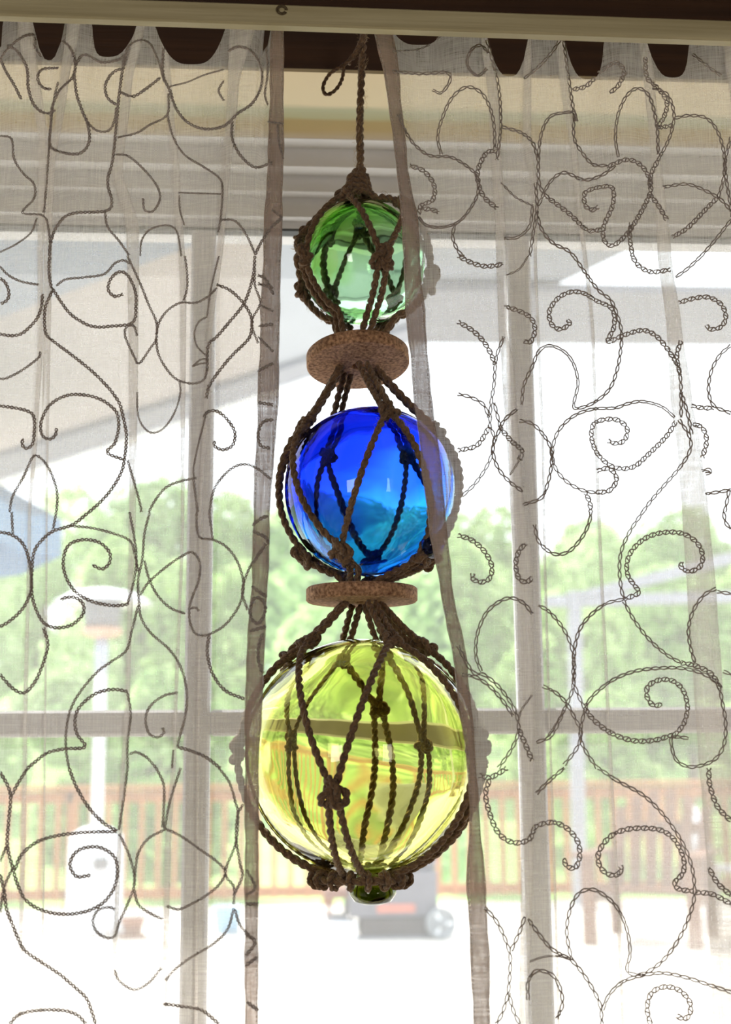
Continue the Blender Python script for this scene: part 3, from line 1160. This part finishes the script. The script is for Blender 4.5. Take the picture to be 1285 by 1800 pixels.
SCROLLS_R = '''
@640 0 1.992
m 100,250 200,258 290,255 300,285 270,325 240,315
b 430,240 400,265 370,245 360,210 380,170 410,160 435,185
m 270,540 258,480 275,410 310,340 360,305 410,325 440,375 455,440 458,520
b 150,470 180,510 230,545 300,550 350,575 390,610 400,650 390,700 340,770 280,795 220,790 190,760
m 120,400 150,470
d 160,580 210,600 245,650 240,700 200,720 190,750
d 200,730 240,735 260,745
m 320,780 310,830 330,880 350,897
d 465,530 430,535 400,590 400,640 420,690 465,730
m 485,445 550,465 590,500 610,560
l 480,640 530,690 590,720
m 590,720 580,790 540,830 490,835
m 745,425 735,395 700,395 650,410 620,470 610,560 615,650 650,700
d 640,690 720,750 780,805 830,805
m 735,400 735,480 760,530 800,575 850,580
d 850,585 920,560 970,580 1000,630 1000,680 960,760 920,820 870,860 840,840 840,790 870,720 870,660 830,655 775,675 775,720 800,735 820,725
m 610,720 650,640 700,605 770,630 830,615 880,580
d 730,315 780,300 830,250 880,220 910,250 890,300 860,325
m 890,550 880,480 890,400 920,335 960,310 1000,340 1025,440 1030,540
d 985,200 990,270 1030,310 1060,360 1050,410 1030,445 1080,440
m 1010,310 1060,330 1085,400 1070,480 1030,560
d 1030,560 1005,610 1000,660
m 1085,415 1140,405 1200,415 1240,465 1260,540 1260,620 1240,690
d 1240,690 1190,740 1130,800 1080,830
m 1050,655 1130,645 1200,670 1250,700 1285,740
m 1285,480 1265,560 1270,640 1290,760
m 1285,770 1230,840 1180,897
m 1150,190 1200,230 1250,265
m 560,275 610,235 660,180 685,140
d 1000,680 1030,720 1060,770
d 940,897 930,830 935,780
m 600,640 605,730 590,830 580,897
m 605,740 620,800 660,850 710,875 735,897
l 100,180 200,170 280,120
m 690,70 720,300 740,425
m 430,140 470,300 478,440 465,560
@805 450 2.677
d 0,0 60,30 120,48 180,45 210,35
l 230,90 290,60 330,0
m 545,0 600,80 660,160 720,210 750,280 770,360 765,450 745,550 710,630 640,690 560,718 545,695 565,600 545,510 500,450 430,422 380,450 350,520 310,610 300,700
d 720,405 705,395 735,330 725,250 650,210 590,175 530,170 470,200 430,260 440,320 480,345 525,320 515,300
d 720,400 790,370 870,350 930,375 980,430 1020,490
m 1020,490 1045,560 1050,680 1050,760
d 820,0 850,45 910,75 1000,65
m 1145,0 1080,60 1025,100
d 1040,220 1110,200 1180,195 1240,230 1260,290 1235,335 1185,345 1170,325
d 0,310 60,345 110,390 150,450 175,510
d 225,240 290,260 345,295 362,350 340,405 310,400
m 215,380 180,480 170,600 155,700 150,800
d 150,800 90,890 0,915
m 0,650 60,665 120,700 145,760
m 150,800 170,860 150,960 90,1060 20,1130
m 280,720 220,770 190,830 165,900 180,980 230,1050 305,1110
d 200,810 250,870 300,915 290,960
l 290,960 245,1030
m 170,690 190,770 205,830
m 290,775 350,790 400,840 435,900 440,980 420,1080 390,1140 310,1170
m 1020,760 960,710 870,685 800,695 740,715 640,720 560,745 500,790 460,850 445,930 460,1000 510,1060 580,1100 650,1115
d 650,1112 710,1105 745,1060 735,1020 700,1000 655,1012
d 1025,780 980,850 900,930 830,990 760,1000 700,975 650,920 628,850 640,790 690,770 750,772 795,810 785,865 745,882 705,870
d 600,1115 620,1160 625,1205
m 1285,420 1230,470 1190,550 1180,640 1205,705 1285,740
d 1100,705 1150,715 1205,715
d 1105,790 1150,810 1170,870 1150,950
d 1045,560 1030,470 1050,400
m 1050,640 1080,740 1100,840
m 1040,770 1090,850 1090,920 1040,1000 970,1080 910,1150 870,1205
m 1165,1120 1230,1110 1285,1100
m 1275,1105 1265,1160 1255,1205
m 1150,1010 1180,1005 1190,1020 1165,1025
@805 900 2.677
d 0,110 60,130 120,180 158,250 150,310 110,330 70,315 70,290
d 320,150 290,180 272,240 285,310 320,330 350,310
m 360,60 375,130 420,180 470,200 530,180 590,110 620,40 625,0
m 870,0 810,90 770,180 760,270 770,370 785,410
d 785,410 850,380 830,345 800,300 795,240 820,180 880,125 960,98 1050,100 1120,140 1150,200 1140,255 1090,280 1050,260 1055,235
m 785,410 700,430 630,480 580,540 555,610 545,700 545,800 570,870 600,930
d 600,930 640,980 720,1040 820,1075 920,1075 1010,1050
m 780,420 830,510 900,600 980,670 1050,710
d 1050,710 1120,725 1190,760 1235,830
m 600,910 650,850 730,790 830,750 940,735 1050,735 1150,760 1220,810 1245,900 1260,1000 1250,1100 1200,1170 1100,1200 1030,1170 1005,1100 1010,1060 1085,1065
d 1010,1060 1060,1000 1080,920 1060,840 1010,795 950,790 895,820 890,870 920,910 960,905
m 380,440 430,470 490,540 530,620 548,720 540,830 500,930 440,1050 370,1085
m 110,750 85,680 90,580 130,480 190,425 250,405 310,430 350,480
m 0,630 40,710 80,760 120,765 180,810 230,870 270,940 285,1030 250,1120 190,1205
m 20,765 90,780 160,830 220,900 260,960
d 285,1020 320,1100 350,1170
l 350,860 300,930 285,980
m 400,820 460,850 510,900 550,970 580,1040 560,1110 500,1190
m 575,1030 580,1080 610,1140 655,1205
l 500,930 460,1000 420,1060
m 1215,360 1160,390 1110,460 1085,550 1095,640 1115,710
m 1220,375 1285,385
m 1250,0 1260,50 1285,80
m 1250,750 1285,765
m 610,900 590,960 575,1030
@805 1350 2.677
d 100,35 150,45 200,20 230,0
d 150,50 130,120 145,200 180,290 230,340 290,352 340,330 360,280
d 360,280 400,262 460,258 520,290 565,350 572,420 550,470 510,460 500,425
m 500,0 430,60 370,120
m 660,0 750,60 860,120 930,180 990,250 1050,340 1090,430 1110,520 1110,620 1080,720 1030,820 960,910 880,965 820,970 795,945 810,870 795,760 750,660 690,600 630,572 570,590 530,660 512,760 525,860 540,910
d 1110,580 1040,570 1020,540 1060,490 1060,420 1020,340 960,295 880,283 790,290 720,320 670,380 660,440 690,490 740,505 770,480 765,460
d 1120,585 1200,595 1285,640
m 330,710 380,780 440,850 500,885 540,910 590,970 640,1050 670,1120 678,1205
l 340,910 400,890 460,885 520,895
m 680,1140 710,1070 770,1010 850,980 960,965 1070,985 1180,1020 1285,1055
d 905,1205 890,1130 910,1060 970,1030 1040,1045 1090,1100 1090,1160 1060,1180 1030,1165
m 130,660 180,720 220,800 245,880 245,960 235,1060 210,1150 180,1205
m 315,700 290,770 250,860
m 240,1060 260,1140 290,1205
m 330,1090 330,1010 360,960 400,955 450,980 485,1050 490,1120 465,1180
d 1180,0 1185,80 1220,180 1285,250
d 1180,470 1220,540 1285,600
'''


def scrolls(text):
    o = (0, 0, 1.0)
    for ln in text.strip().splitlines():
        w = ln.split()
        if w[0][0] == '@':
            o = (float(w[0][1:]), float(w[1]), float(w[2]))
            continue
        yield w[0], [Vector((o[0] + float(p.split(',')[0]) / o[2], o[1] + float(p.split(',')[1]) / o[2], 0)) for p in w[1:]]


def stitch(parent, weight, pts, tree, twisted):
    """one embroidered line laid on the cloth: twisted cord (twisted) or open chain stitches"""
    path = catmull(pts, 2.2)
    runs, run = [], []
    for p in path:
        d = ray(p.x, p.y).normalized()
        hit = tree.ray_cast(CAM, d, 2.0)
        if hit[0] is None:
            if len(run) > 3:
                runs.append(run)
            run = []
            continue
        q = hit[0] - d * 0.0009
        if run and (q - run[-1]).length > 0.012:
            if len(run) > 3:
                runs.append(run)
            run = []
        run.append(q)
    if len(run) > 3:
        runs.append(run)
    v, f = [], []
    amp, rad, pitch = {'b': (0.00078, 0.00055, 0.0056), 'm': (0.00062, 0.00042, 0.0052), 'l': (0.0005, 0.00034, 0.0048), 'd': (0.00145, 0.00046, 0.0052)}[weight]
    if not twisted and weight == 'm':
        amp, rad, pitch = 0.00092, 0.00050, 0.0060
    nrm = Vector((0, -1, 0))
    for run in runs:
        n = len(run)
        s, ph = 0.0, random.random() * 6.28
        A, B, Cc = [], [], []
        for i, p in enumerate(run):
            t = run[min(i + 1, n - 1)] - run[max(i - 1, 0)]
            t = t.normalized() if t.length > 1e-7 else Vector((0, 0, 1))
            sd = t.cross(nrm)
            sd = sd.normalized() if sd.length > 1e-3 else Vector((1, 0, 0))
            if i:
                s += (p - run[i - 1]).length
            w = 2 * math.pi * s / pitch + ph
            if twisted:
                A.append(p + sd * amp * math.sin(w) + nrm * amp * 0.6 * math.cos(w))
                B.append(p - sd * amp * math.sin(w) - nrm * amp * 0.6 * math.cos(w))
            else:
                e = 0.35 + 0.65 * abs(math.sin(w / 2))
                z = nrm * 0.0003 * math.cos(w)
                A.append(p + sd * amp * e + z)
                B.append(p - sd * amp * e - z)
                if weight == 'd':
                    Cc.append(p + sd * amp * 1.0 * math.sin(w) + nrm * 0.0004)
        tube_into(v, f, A, rad, 4)
        tube_into(v, f, B, rad, 4)
        if Cc:
            tube_into(v, f, Cc, rad, 4)
    if v:
        mesh_obj('embroidered_scroll', v, f, M['thread'], parent, True)


def curtain(label, C, text, twisted):
    t = thing('sheer_curtain', label, 'curtain', (0, 0, 0), group='pair of sheer curtains over the window')
    a, v1, f1 = build_sheet(C, t)
    b, v2, f2 = build_hem(C, t)
    k = len(v1)
    tree = BVHTree.FromPolygons(v1 + v2, f1 + [tuple(i + k for i in q) for q in f2])
    for w, p in scrolls(text):
        stitch(t, w, p, tree, twisted)
        for k_ in (1, 2):                         # the same pattern repeats across the cloth outside the frame
            q = [Vector((a.x - C['sign'] * 445 * k_, a.y, 0)) for a in p]
            if all((a.x < -4 if C['sign'] > 0 else a.x > 1289) for a in q):
                stitch(t, w, q, tree, twisted)
    # seam stitches along the hem
    tab = C['stop'] if C['sign'] > 0 else C['start']
    v, f = [], []
    y = 48.0
    while y < 1900:
        for side in (0, 1):
            x0, x1 = lerp_tab(tab, y)[side], lerp_tab(tab, y + 5)[side]
            ins = 3 if side == 0 else -3
            tube_into(v, f, [at(x0 + ins, y, Y_C - 0.0062), at(x1 + ins, y + 5, Y_C - 0.0062)], 0.00022, 4)
        y += 8
    mesh_obj('hem_seam', v, f, M['thread'], t, True)


curtain('sheer beige curtain with thick corded scrolls, its hem straight, clear of the blue float', LEFT, SCROLLS_L, True)
curtain('sheer beige curtain with open chain-stitch scrolls, its slanting hem crossing the blue float', RIGHT, SCROLLS_R, False)

# ------------------------------------------------------------------ outdoors
Z_DECK = CAM.z - 1.12
Z_LAWN = Z_DECK - 0.6


def on_deck(x, y):
    return on_z(x, y, Z_DECK)


# deck boards
Y_D0, Y_D1 = 0.35, 11.0
deck = thing('deck_floor', kind='structure')
bw = 0.142
bd = box_obj('plank', (0, 0, 0), (11.0, bw - 0.008, 0.035), M['deck'], deck, bevel=0.003)
bd.location = (0.6, Y_D0, Z_DECK - 0.0175)
for i in range(1, int((Y_D1 + 0.1 - Y_D0) / bw) + 1):
    o = share('plank', bd, deck)
    o.location = (0.6, Y_D0 + i * bw, Z_DECK - 0.0175)

# cedar railing
rail = thing('deck_railing', 'cedar brown deck railing with square balusters at the far deck edge', 'railing', (0.6, Y_D1, Z_DECK))
Z_R = at(640, 1376, Y_D1).z - Z_DECK
box_obj('top_rail', (0, 0, Z_R - 0.02), (11, 0.15, 0.04), M['rail'], rail, bevel=0.006)
box_obj('rail_board', (0, 0.02, Z_R - 0.10), (11, 0.04, 0.10), M['rail'], rail, bevel=0.004)
box_obj('lower_rail', (0, 0.02, 0.12), (11, 0.04, 0.09), M['rail'], rail, bevel=0.004)
bl = box_obj('baluster', (0, 0, 0), (0.045, 0.04, Z_R - 0.14), M['rail'], rail, bevel=0.004)
bl.location = (-4.4, -0.02, Z_R / 2 - 0.0)
for i in range(1, 64):
    o = share('baluster', bl, rail)
    o.location = (-4.4 + i * 0.142, -0.02, Z_R / 2 - 0.0)
for i in range(5):
    x = -4.5 + i * 2.2
    box_obj('newel_post', (x, 0.03, Z_R / 2 - 0.01), (0.10, 0.06, Z_R - 0.03), M['rail'], rail, bevel=0.006)

# lawn and wooded slope
rnd = random.Random(3)
v, f = [], []
nx, ny = 40, 30
for j in range(ny + 1):
    for i in range(nx + 1):
        x, y = -40 + 80 * i / nx, 11.2 + 68 * j / ny
        z = Z_LAWN + max(0, y - 22) * 0.11 + 0.25 * math.sin(x * 0.3) * math.sin(y * 0.25)
        v.append((x, y, z))
for j in range(ny):
    for i in range(nx):
        a = j * (nx + 1) + i
        f.append((a, a + 1, a + nx + 2, a + nx + 1))
tag(mesh_obj('lawn', v, f, M['grass'], None, True), kind='structure')


def crown_mesh(seed, mat_, n=4200):
    r = random.Random(seed)
    v, f = [], []
    lobes = []
    for _ in range(11):
        a, h = r.uniform(0, 6.28), r.uniform(-0.75, 0.85)
        rr = r.uniform(0.3, 0.7) * math.sqrt(max(0.1, 1 - h * h))
        lobes.append((Vector((rr * math.cos(a), rr * math.sin(a), h)), r.uniform(0.32, 0.52)))
    for _ in range(n):
        c, s = r.choice(lobes)
        d = Vector((r.gauss(0, 1), r.gauss(0, 1), r.gauss(0, 1))).normalized()
        p = c + d * s * r.uniform(0.75, 1.05)
        p = Vector((p.x * 2.3, p.y * 2.3, p.z * 2.6))
        nrm = (d + Vector((r.uniform(-.7, .7), r.uniform(-.7, .7), r.uniform(-.2, .9)))).normalized()
        a = nrm.orthogonal().normalized()
        a.rotate(Matrix.Rotation(r.uniform(0, 6.28), 3, nrm))
        b = nrm.cross(a)
        w = r.uniform(0.12, 0.24)
        k = len(v)
        v += [p - a * w, p - b * w * 0.6 + nrm * 0.03, p + a * w, p + b * w * 0.6 + nrm * 0.03]
        f += [(k, k + 1, k + 2), (k, k + 2, k + 3)]
    return v, f


def tree_proto(i):
    t = thing('leafy_tree')
    vv, ff = crown_mesh(40 + i, None)
    c = mesh_obj('crown', vv, ff, M['leaf'][i % 3], t)
    c.location = (0, 0, 4.6)
    c['kind'] = 'stuff'
    tube_obj('trunk', [(0, 0, -0.4), (0.08, 0.03, 1.5), (-0.05, 0.08, 3.2), (0.06, 0, 4.8)], lambda u: 0.20 - 0.12 * u, M['bark'], t, 8, 0.4)
    return t


def copy_tree(o):
    c = o.copy()
    COL.objects.link(c)
    for ch in list(o.children):
        d = ch.copy()
        COL.objects.link(d)
        d.parent = c
    return c


protos = [tree_proto(i) for i in range(4)]
used = set()


def place_tree(k, x, y, s, z, lab):
    if k not in used:
        t = protos[k]
        used.add(k)
    else:
        t = copy_tree(protos[k])
    t.location = (x, y, z)
    t.rotation_euler = (0, 0, rnd.uniform(0, 6.28))
    t.scale = (s, s, s * rnd.uniform(0.92, 1.08))
    tag(t, lab, 'tree', 'leafy trees on the slope beyond the deck railing')


def where(x, y):
    d = Vector((x, y, 2.0)) - CAM
    px = 642.5 + F_PX * d.dot(CR) / d.dot(CF)
    for lim, w in ((-60, 'past the blue umbrella, at the edge'), (110, 'under the blue umbrella'), (255, 'behind the patio heater'), (430, 'behind the muntin right of the patio heater'),
                   (560, 'left of the floats, by the straight hem'), (760, 'behind the yellow float'), (880, 'right of the floats, by the slanting hem'), (985, 'behind the muntin beside the canopy post'),
                   (1120, 'behind the canopy post'), (1280, 'behind the deck armchair'), (9999, 'beyond the armchair, at the edge')):
        if px < lim:
            return w


ROWS = ((18.5, 0.56, 'low bright green tree just past the railing, '), (24, 0.78, 'mid green tree low on the slope, '),
        (31, 1.0, 'round green tree halfway up the slope, '), (39, 1.2, 'tall green tree high on the slope, '),
        (49, 1.45, 'pale tree cresting the slope, '),
        (59, 1.66, 'farthest pale tree against white sky, '))
for row, (yy_, s0, lab) in enumerate(ROWS):
    span = (yy_ + 1.15) * 0.29
    wd = 5.7 * s0
    x = (yy_ + 1.15) * 0.07 - span - wd * (0.1, 0.45, 0.0, 0.4, 0.2, 0.65)[row]
    k = row
    while x < (yy_ + 1.15) * 0.07 + span + wd * 0.4:
        place_tree(k % 4, x, yy_ + rnd.uniform(-0.6, 0.6), s0 * rnd.uniform(0.92, 1.0), Z_LAWN + max(0, yy_ - 22) * 0.11 - 0.3 - 1.2 * s0, lab + where(x, yy_))
        x += wd
        k += 1

# porch awning overhead: sheets, a grey beam, a white gutter
Z_RF = CAM.z + 1.5
roof = thing('porch_awning', 'pale grey and beige awning with white gutter edge, overhead outside the window', 'awning', (0, 5, Z_RF))


def sheet(name, px, z, th, material):
    lo = [on_z(x, y, z) - roof.location for x, y in px]
    n = len(lo)
    v = lo + [p + Vector((0, 0, th)) for p in lo]
    f = [tuple(range(n)), tuple(range(2 * n - 1, n - 1, -1))] + [(i, n + i, n + (i + 1) % n, (i + 1) % n) for i in range(n)]
    return mesh_obj(name, v, f, material, roof)


sheet('blue_grey_sheet', [(-500, 745), (0, 558), (323, 438), (480, 372), (480, 250), (-500, 250)], Z_RF, 0.02, M['awning_blue'])
sheet('beige_sheet', [(-500, 1026), (470, 698), (470, 376), (323, 438), (0, 558), (-500, 745)], Z_RF + 0.005, 0.02, M['awning_beige'])
sheet('pale_sheet', [(470, 698), (560, 668), (740, 602), (740, 508), (962, 508), (1112, 436), (1280, 372), (470, 372)], Z_RF + 0.002, 0.02, M['awning_pale'])
sheet('grey_beam', [(735, 603), (1700, 609), (1700, 523), (962, 512), (735, 510)], Z_RF - 0.03, 0.025, M['fascia'])
sheet('edge_beam', [(-500, 1026), (560, 668), (735, 604), (735, 575), (480, 655), (-500, 960)], Z_RF - 0.022, 0.02, M['fascia'])
sheet('gutter', [(-500, 1030), (560, 672), (738, 607), (738, 599), (560, 660), (-500, 1012)], Z_RF - 0.035, 0.05, M['white_metal'])

# blue parasol, half out of view
pc = on_z(-345, 900, CAM.z + 0.95)
um = thing('patio_umbrella', 'blue cloth patio umbrella under the porch awning, half out of view', 'umbrella', (pc.x, pc.y, Z_DECK))
zc0 = pc.z - Z_DECK
apex = Vector((0, 0, zc0 + 0.40))
rim = [Vector((0.92 * math.cos(a), 0.92 * math.sin(a), zc0)) for a in [2 * math.pi * k / 8 + 0.15 for k in range(8)]]
for k in range(8):
    a, b = rim[k], rim[(k + 1) % 8]
    mid = (a + b) / 2 * 0.97 + Vector((0, 0, zc0 * 0.015))
    h1, h2 = apex.lerp(a, 0.55) + Vector((0, 0, 0.05)), apex.lerp(b, 0.55) + Vector((0, 0, 0.05))
    dz = Vector((0, 0, -0.14))
    mesh_obj('canopy_panel', [apex, h1, h2, a, mid, b, a + dz, mid + dz, b + dz], [(0, 1, 2), (1, 3, 4), (1, 4, 2), (2, 4, 5), (3, 6, 7, 4), (4, 7, 8, 5)], M['umbrella_blue'], um)
    bm = bmesh.new()
    bar(bm, apex - Vector((0, 0, 0.06)), a - Vector((0, 0, 0.02)), 0.015, 0.02)
    bm_obj('rib', bm, M['white_metal'], um)
tube_obj('pole', [(0, 0, 0.03), (0, 0, zc0 + 0.5)], 0.022, M['white_metal'], um, 10, 1.0)
lathe('base', [(0, 0), (0.26, 0), (0.26, 0.04), (0.06, 0.09), (0.03, 0.2), (0, 0.2)], M['grey_metal'], um)

# patio heater
hp = on_deck(165, 1640)
ht_ = thing('patio_heater', 'mushroom patio heater with white dome, grey burner and slim pole on deck', 'patio heater', (hp.x, hp.y, hp.z))
HK = (hp.y - CAM.y) / F_PX


def hz(y):
    return at(170, y, hp.y).z - hp.z


lathe('dome', [(0.0, hz(1034)), (0.10, hz(1036)), (0.24, hz(1043)), (0.37, hz(1060)), (0.375, hz(1063)), (0.2, hz(1056)), (0, hz(1048))], M['white_metal'], ht_)
lathe('burner', [(0.0, hz(1050)), (0.13, hz(1052)), (0.145, hz(1062)), (0.135, hz(1102)), (0.0, hz(1103))], M['grey_metal'], ht_)
lathe('burner_ring', [(0.0, hz(1102)), (0.15, hz(1104)), (0.15, hz(1116)), (0.06, hz(1122)), (0.0, hz(1122))], M['copper'], ht_)
lathe('neck', [(0.0, hz(1120)), (0.05, hz(1122)), (0.05, hz(1180)), (0, hz(1180))], M['steel_blue'], ht_)
lathe('pole', [(0.0, hz(1178)), (0.042, hz(1180)), (0.045, hz(1460)), (0.0, hz(1460))], M['white_metal'], ht_)
lathe('tank_housing', [(0.0, hz(1452)), (0.10, hz(1454)), (0.19, hz(1468)), (0.20, hz(1500)), (0.20, hz(1615)), (0.24, hz(1625)), (0.24, 0.0), (0.0, 0.0)], M['white_metal'], ht_)
box_obj('control_knob', (0.06, -0.20, hz(1515)), (0.11, 0.05, 0.08), M['grey_metal'], ht_, bevel=0.015)

# white post with angled arms
pp = on_deck(1008, 1592)
pst = thing('canopy_post', 'pale grey post with two angled arms, standing by the deck railing', 'post', (pp.x, pp.y - 0.25, Z_DECK))


def pv(x, y):
    return at(x, y, pp.y - 0.25) - pst.location


bm = bmesh.new()
bar(bm, (0, 0, 0), pv(1009, 1040), 0.13, 0.10)
bm_obj('upright', bm, M['post'], pst)
bm = bmesh.new()
bar(bm, pv(960, 1058), pv(1420, 1046), 0.10, 0.10)
bm_obj('lower_arm', bm, M['post'], pst)
bm = bmesh.new()
bar(bm, pv(1015, 1052), pv(1420, 945), 0.10, 0.10)
bm_obj('upper_arm', bm, M['post'], pst)
box_obj('foot_plate', (0, 0, 0.015), (0.24, 0.24, 0.03), M['white_metal'], pst)

# barbecue cart
bp = on_deck(690, 1652)
bq = thing('barbecue_cart', 'grey barbecue cart with salmon badge and big pale wheel on deck', 'barbecue', (bp.x, bp.y, Z_DECK))


def bv(x, y, dy=0.0):
    q = at(x, y, bp.y + dy) - bq.location
    return q


def pbox(name, x0, y0, x1, y1, material, dy=0.0, depth=0.4, bevel=0.006):
    a, b = bv(x0, y0, dy), bv(x1, y1, dy)
    c = (a + b) / 2
    return box_obj(name, (c.x, dy + depth / 2, c.z), (abs(b.x - a.x), depth, abs(a.z - b.z)), material, bq, bevel=bevel)


pbox('lid', 622, 1488, 768, 1530, M['bbq'], 0.03, 0.40, 0.03)
pbox('cabinet', 614, 1532, 770, 1611, M['bbq'], 0.0, 0.46)
pbox('badge', 663, 1590, 730, 1604, M['badge'], -0.012, 0.01, 0.002)
pbox('lower_shelf', 634, 1614, 762, 1645, M['bbq_dark'], 0.02, 0.42)
pbox('bottom_bar', 612, 1646, 765, 1651, M['grey_metal'], 0.02, 0.03)
pbox('side_table', 570, 1563, 613, 1580, M['chair_wood'], 0.05, 0.34)
pbox('side_leg', 575, 1581, 582, 1618, M['chair_wood'], 0.08, 0.03)
pbox('side_leg', 604, 1581, 612, 1618, M['bbq_dark'], 0.08, 0.03)
pbox('side_shelf', 573, 1613, 613, 1621, M['grey_metal'], 0.05, 0.34)
pbox('drip_tray', 585, 1622, 628, 1651, M['white_metal'], 0.0, 0.30)
wl = lathe('wheel', [(0.0, 0.03), (0.03, 0.035), (0.035, 0.02), (0.075, 0.015), (0.08, 0.03), (0.105, 0.03), (0.108, 0.0), (0.105, -0.03), (0.08, -0.03), (0.075, -0.015), (0, -0.02)], M['tyre'], bq, 24)
wc = bv(774, 1628)
wl.location = (wc.x, -0.05, 0.108)
wl.rotation_euler = (R_(90), 0, R_(10))
for k in range(3):
    a = k * 2.09
    sp = box_obj('spoke', (0.05 * math.cos(a), 0.05 * math.sin(a), 0.018), (0.06, 0.016, 0.012), M['white_metal'], wl, rot=Matrix.Rotation(a, 3, 'Z'))

# wooden deck armchair
cp = on_deck(1150, 1655)
ch = thing('deck_armchair', 'brown wooden slat armchair with tall leaning back on deck', 'chair', (cp.x, cp.y, Z_DECK), R_(-28))
for k in range(6):
    x = -0.27 + k * 0.108
    hh = 0.98 - 0.02 * abs(k - 2.5) ** 2
    bm = bmesh.new()
    bar(bm, (x, 0.20, 0.30), (x * 1.12, 0.48, hh), 0.078, 0.022)
    bm_obj('back_slat', bm, M['chair_wood'], ch)
for k in range(6):
    y = -0.32 + k * 0.098
    box_obj('seat_slat', (0, y, 0.36 - 0.06 * (k / 5)), (0.56, 0.088, 0.022), M['chair_wood'], ch, bevel=0.003)
for s in (-1, 1):
    bm = bmesh.new()
    bar(bm, (s * 0.34, -0.34, 0), (s * 0.34, -0.34, 0.56), 0.09, 0.035)
    bm_obj('leg', bm, M['chair_wood'], ch)
    bm = bmesh.new()
    bar(bm, (s * 0.33, 0.34, 0), (s * 0.33, 0.30, 0.58), 0.08, 0.035)
    bm_obj('leg', bm, M['chair_wood'], ch)
    bm = bmesh.new()
    bar(bm, (s * 0.31, -0.36, 0.34), (s * 0.31, 0.34, 0.27), 0.025, 0.11)
    bm_obj('seat_rail', bm, M['chair_wood'], ch)
    box_obj('arm', (s * 0.36, -0.04, 0.575), (0.14, 0.80, 0.025), M['chair_wood'], ch, bevel=0.008)
box_obj('back_rail', (0, 0.41, 0.72), (0.66, 0.03, 0.08), M['chair_wood'], ch, rot=Matrix.Rotation(R_(-22), 3, 'X'))

# white bistro chair beside it
wp = on_deck(1300, 1640)
wc_ = thing('bistro_chair', 'white metal chair with rounded hoop back beside brown armchair', 'chair', (wp.x, wp.y, Z_DECK), R_(60))
tube_obj('hoop_back', [(-0.21, 0.2, 0.44), (-0.22, 0.27, 0.7), (-0.12, 0.3, 0.84), (0.12, 0.3, 0.84), (0.22, 0.27, 0.7), (0.21, 0.2, 0.44)], 0.022, M['white_metal'], wc_, 8, 0.05)
for k in range(4):
    x = -0.12 + 0.08 * k
    tube_obj('back_spindle', [(x, 0.2, 0.45), (x, 0.3, 0.83)], 0.010, M['white_metal'], wc_, 6, 0.5)
lathe('seat', [(0, 0.45), (0.22, 0.45), (0.235, 0.435), (0.22, 0.42), (0, 0.42)], M['white_metal'], wc_)
for sx, sy in ((-1, -1), (1, -1), (-1, 1), (1, 1)):
    tube_obj('leg', [(sx * 0.16, sy * 0.16, 0.43), (sx * 0.2, sy * 0.2, 0.0)], 0.014, M['white_metal'], wc_, 6, 0.5)

# small things on the deck
fp = on_deck(233, 1648)
pot = thing('flower_pot', 'small terracotta flower pot standing on the white deck', 'flower pot', (fp.x, fp.y, Z_DECK))
lathe('pot_body', [(0, 0), (0.055, 0), (0.075, 0.10), (0.088, 0.10), (0.088, 0.13), (0.075, 0.13), (0.07, 0.10), (0, 0.095)], M['terracotta'], pot)
lathe('saucer', [(0, -0.0), (0.09, 0.0), (0.105, 0.02), (0.095, 0.02), (0.085, 0.008), (0, 0.008)], M['terracotta'], pot)
up_ = on_deck(400, 1640)
bk = thing('plastic_bucket', 'pale blue plastic bucket standing on the white deck', 'bucket', (up_.x, up_.y, Z_DECK))
lathe('bucket_body', [(0, 0), (0.08, 0), (0.105, 0.17), (0.112, 0.17), (0.112, 0.185), (0.1, 0.185), (0.078, 0.01), (0, 0.01)], M['bucket'], bk)
tube_obj('handle', [(-0.11, 0, 0.175), (-0.08, -0.08, 0.2), (0, -0.115, 0.205), (0.08, -0.08, 0.2), (0.11, 0, 0.175)], 0.005, M['white_metal'], bk, 6, 0.02)
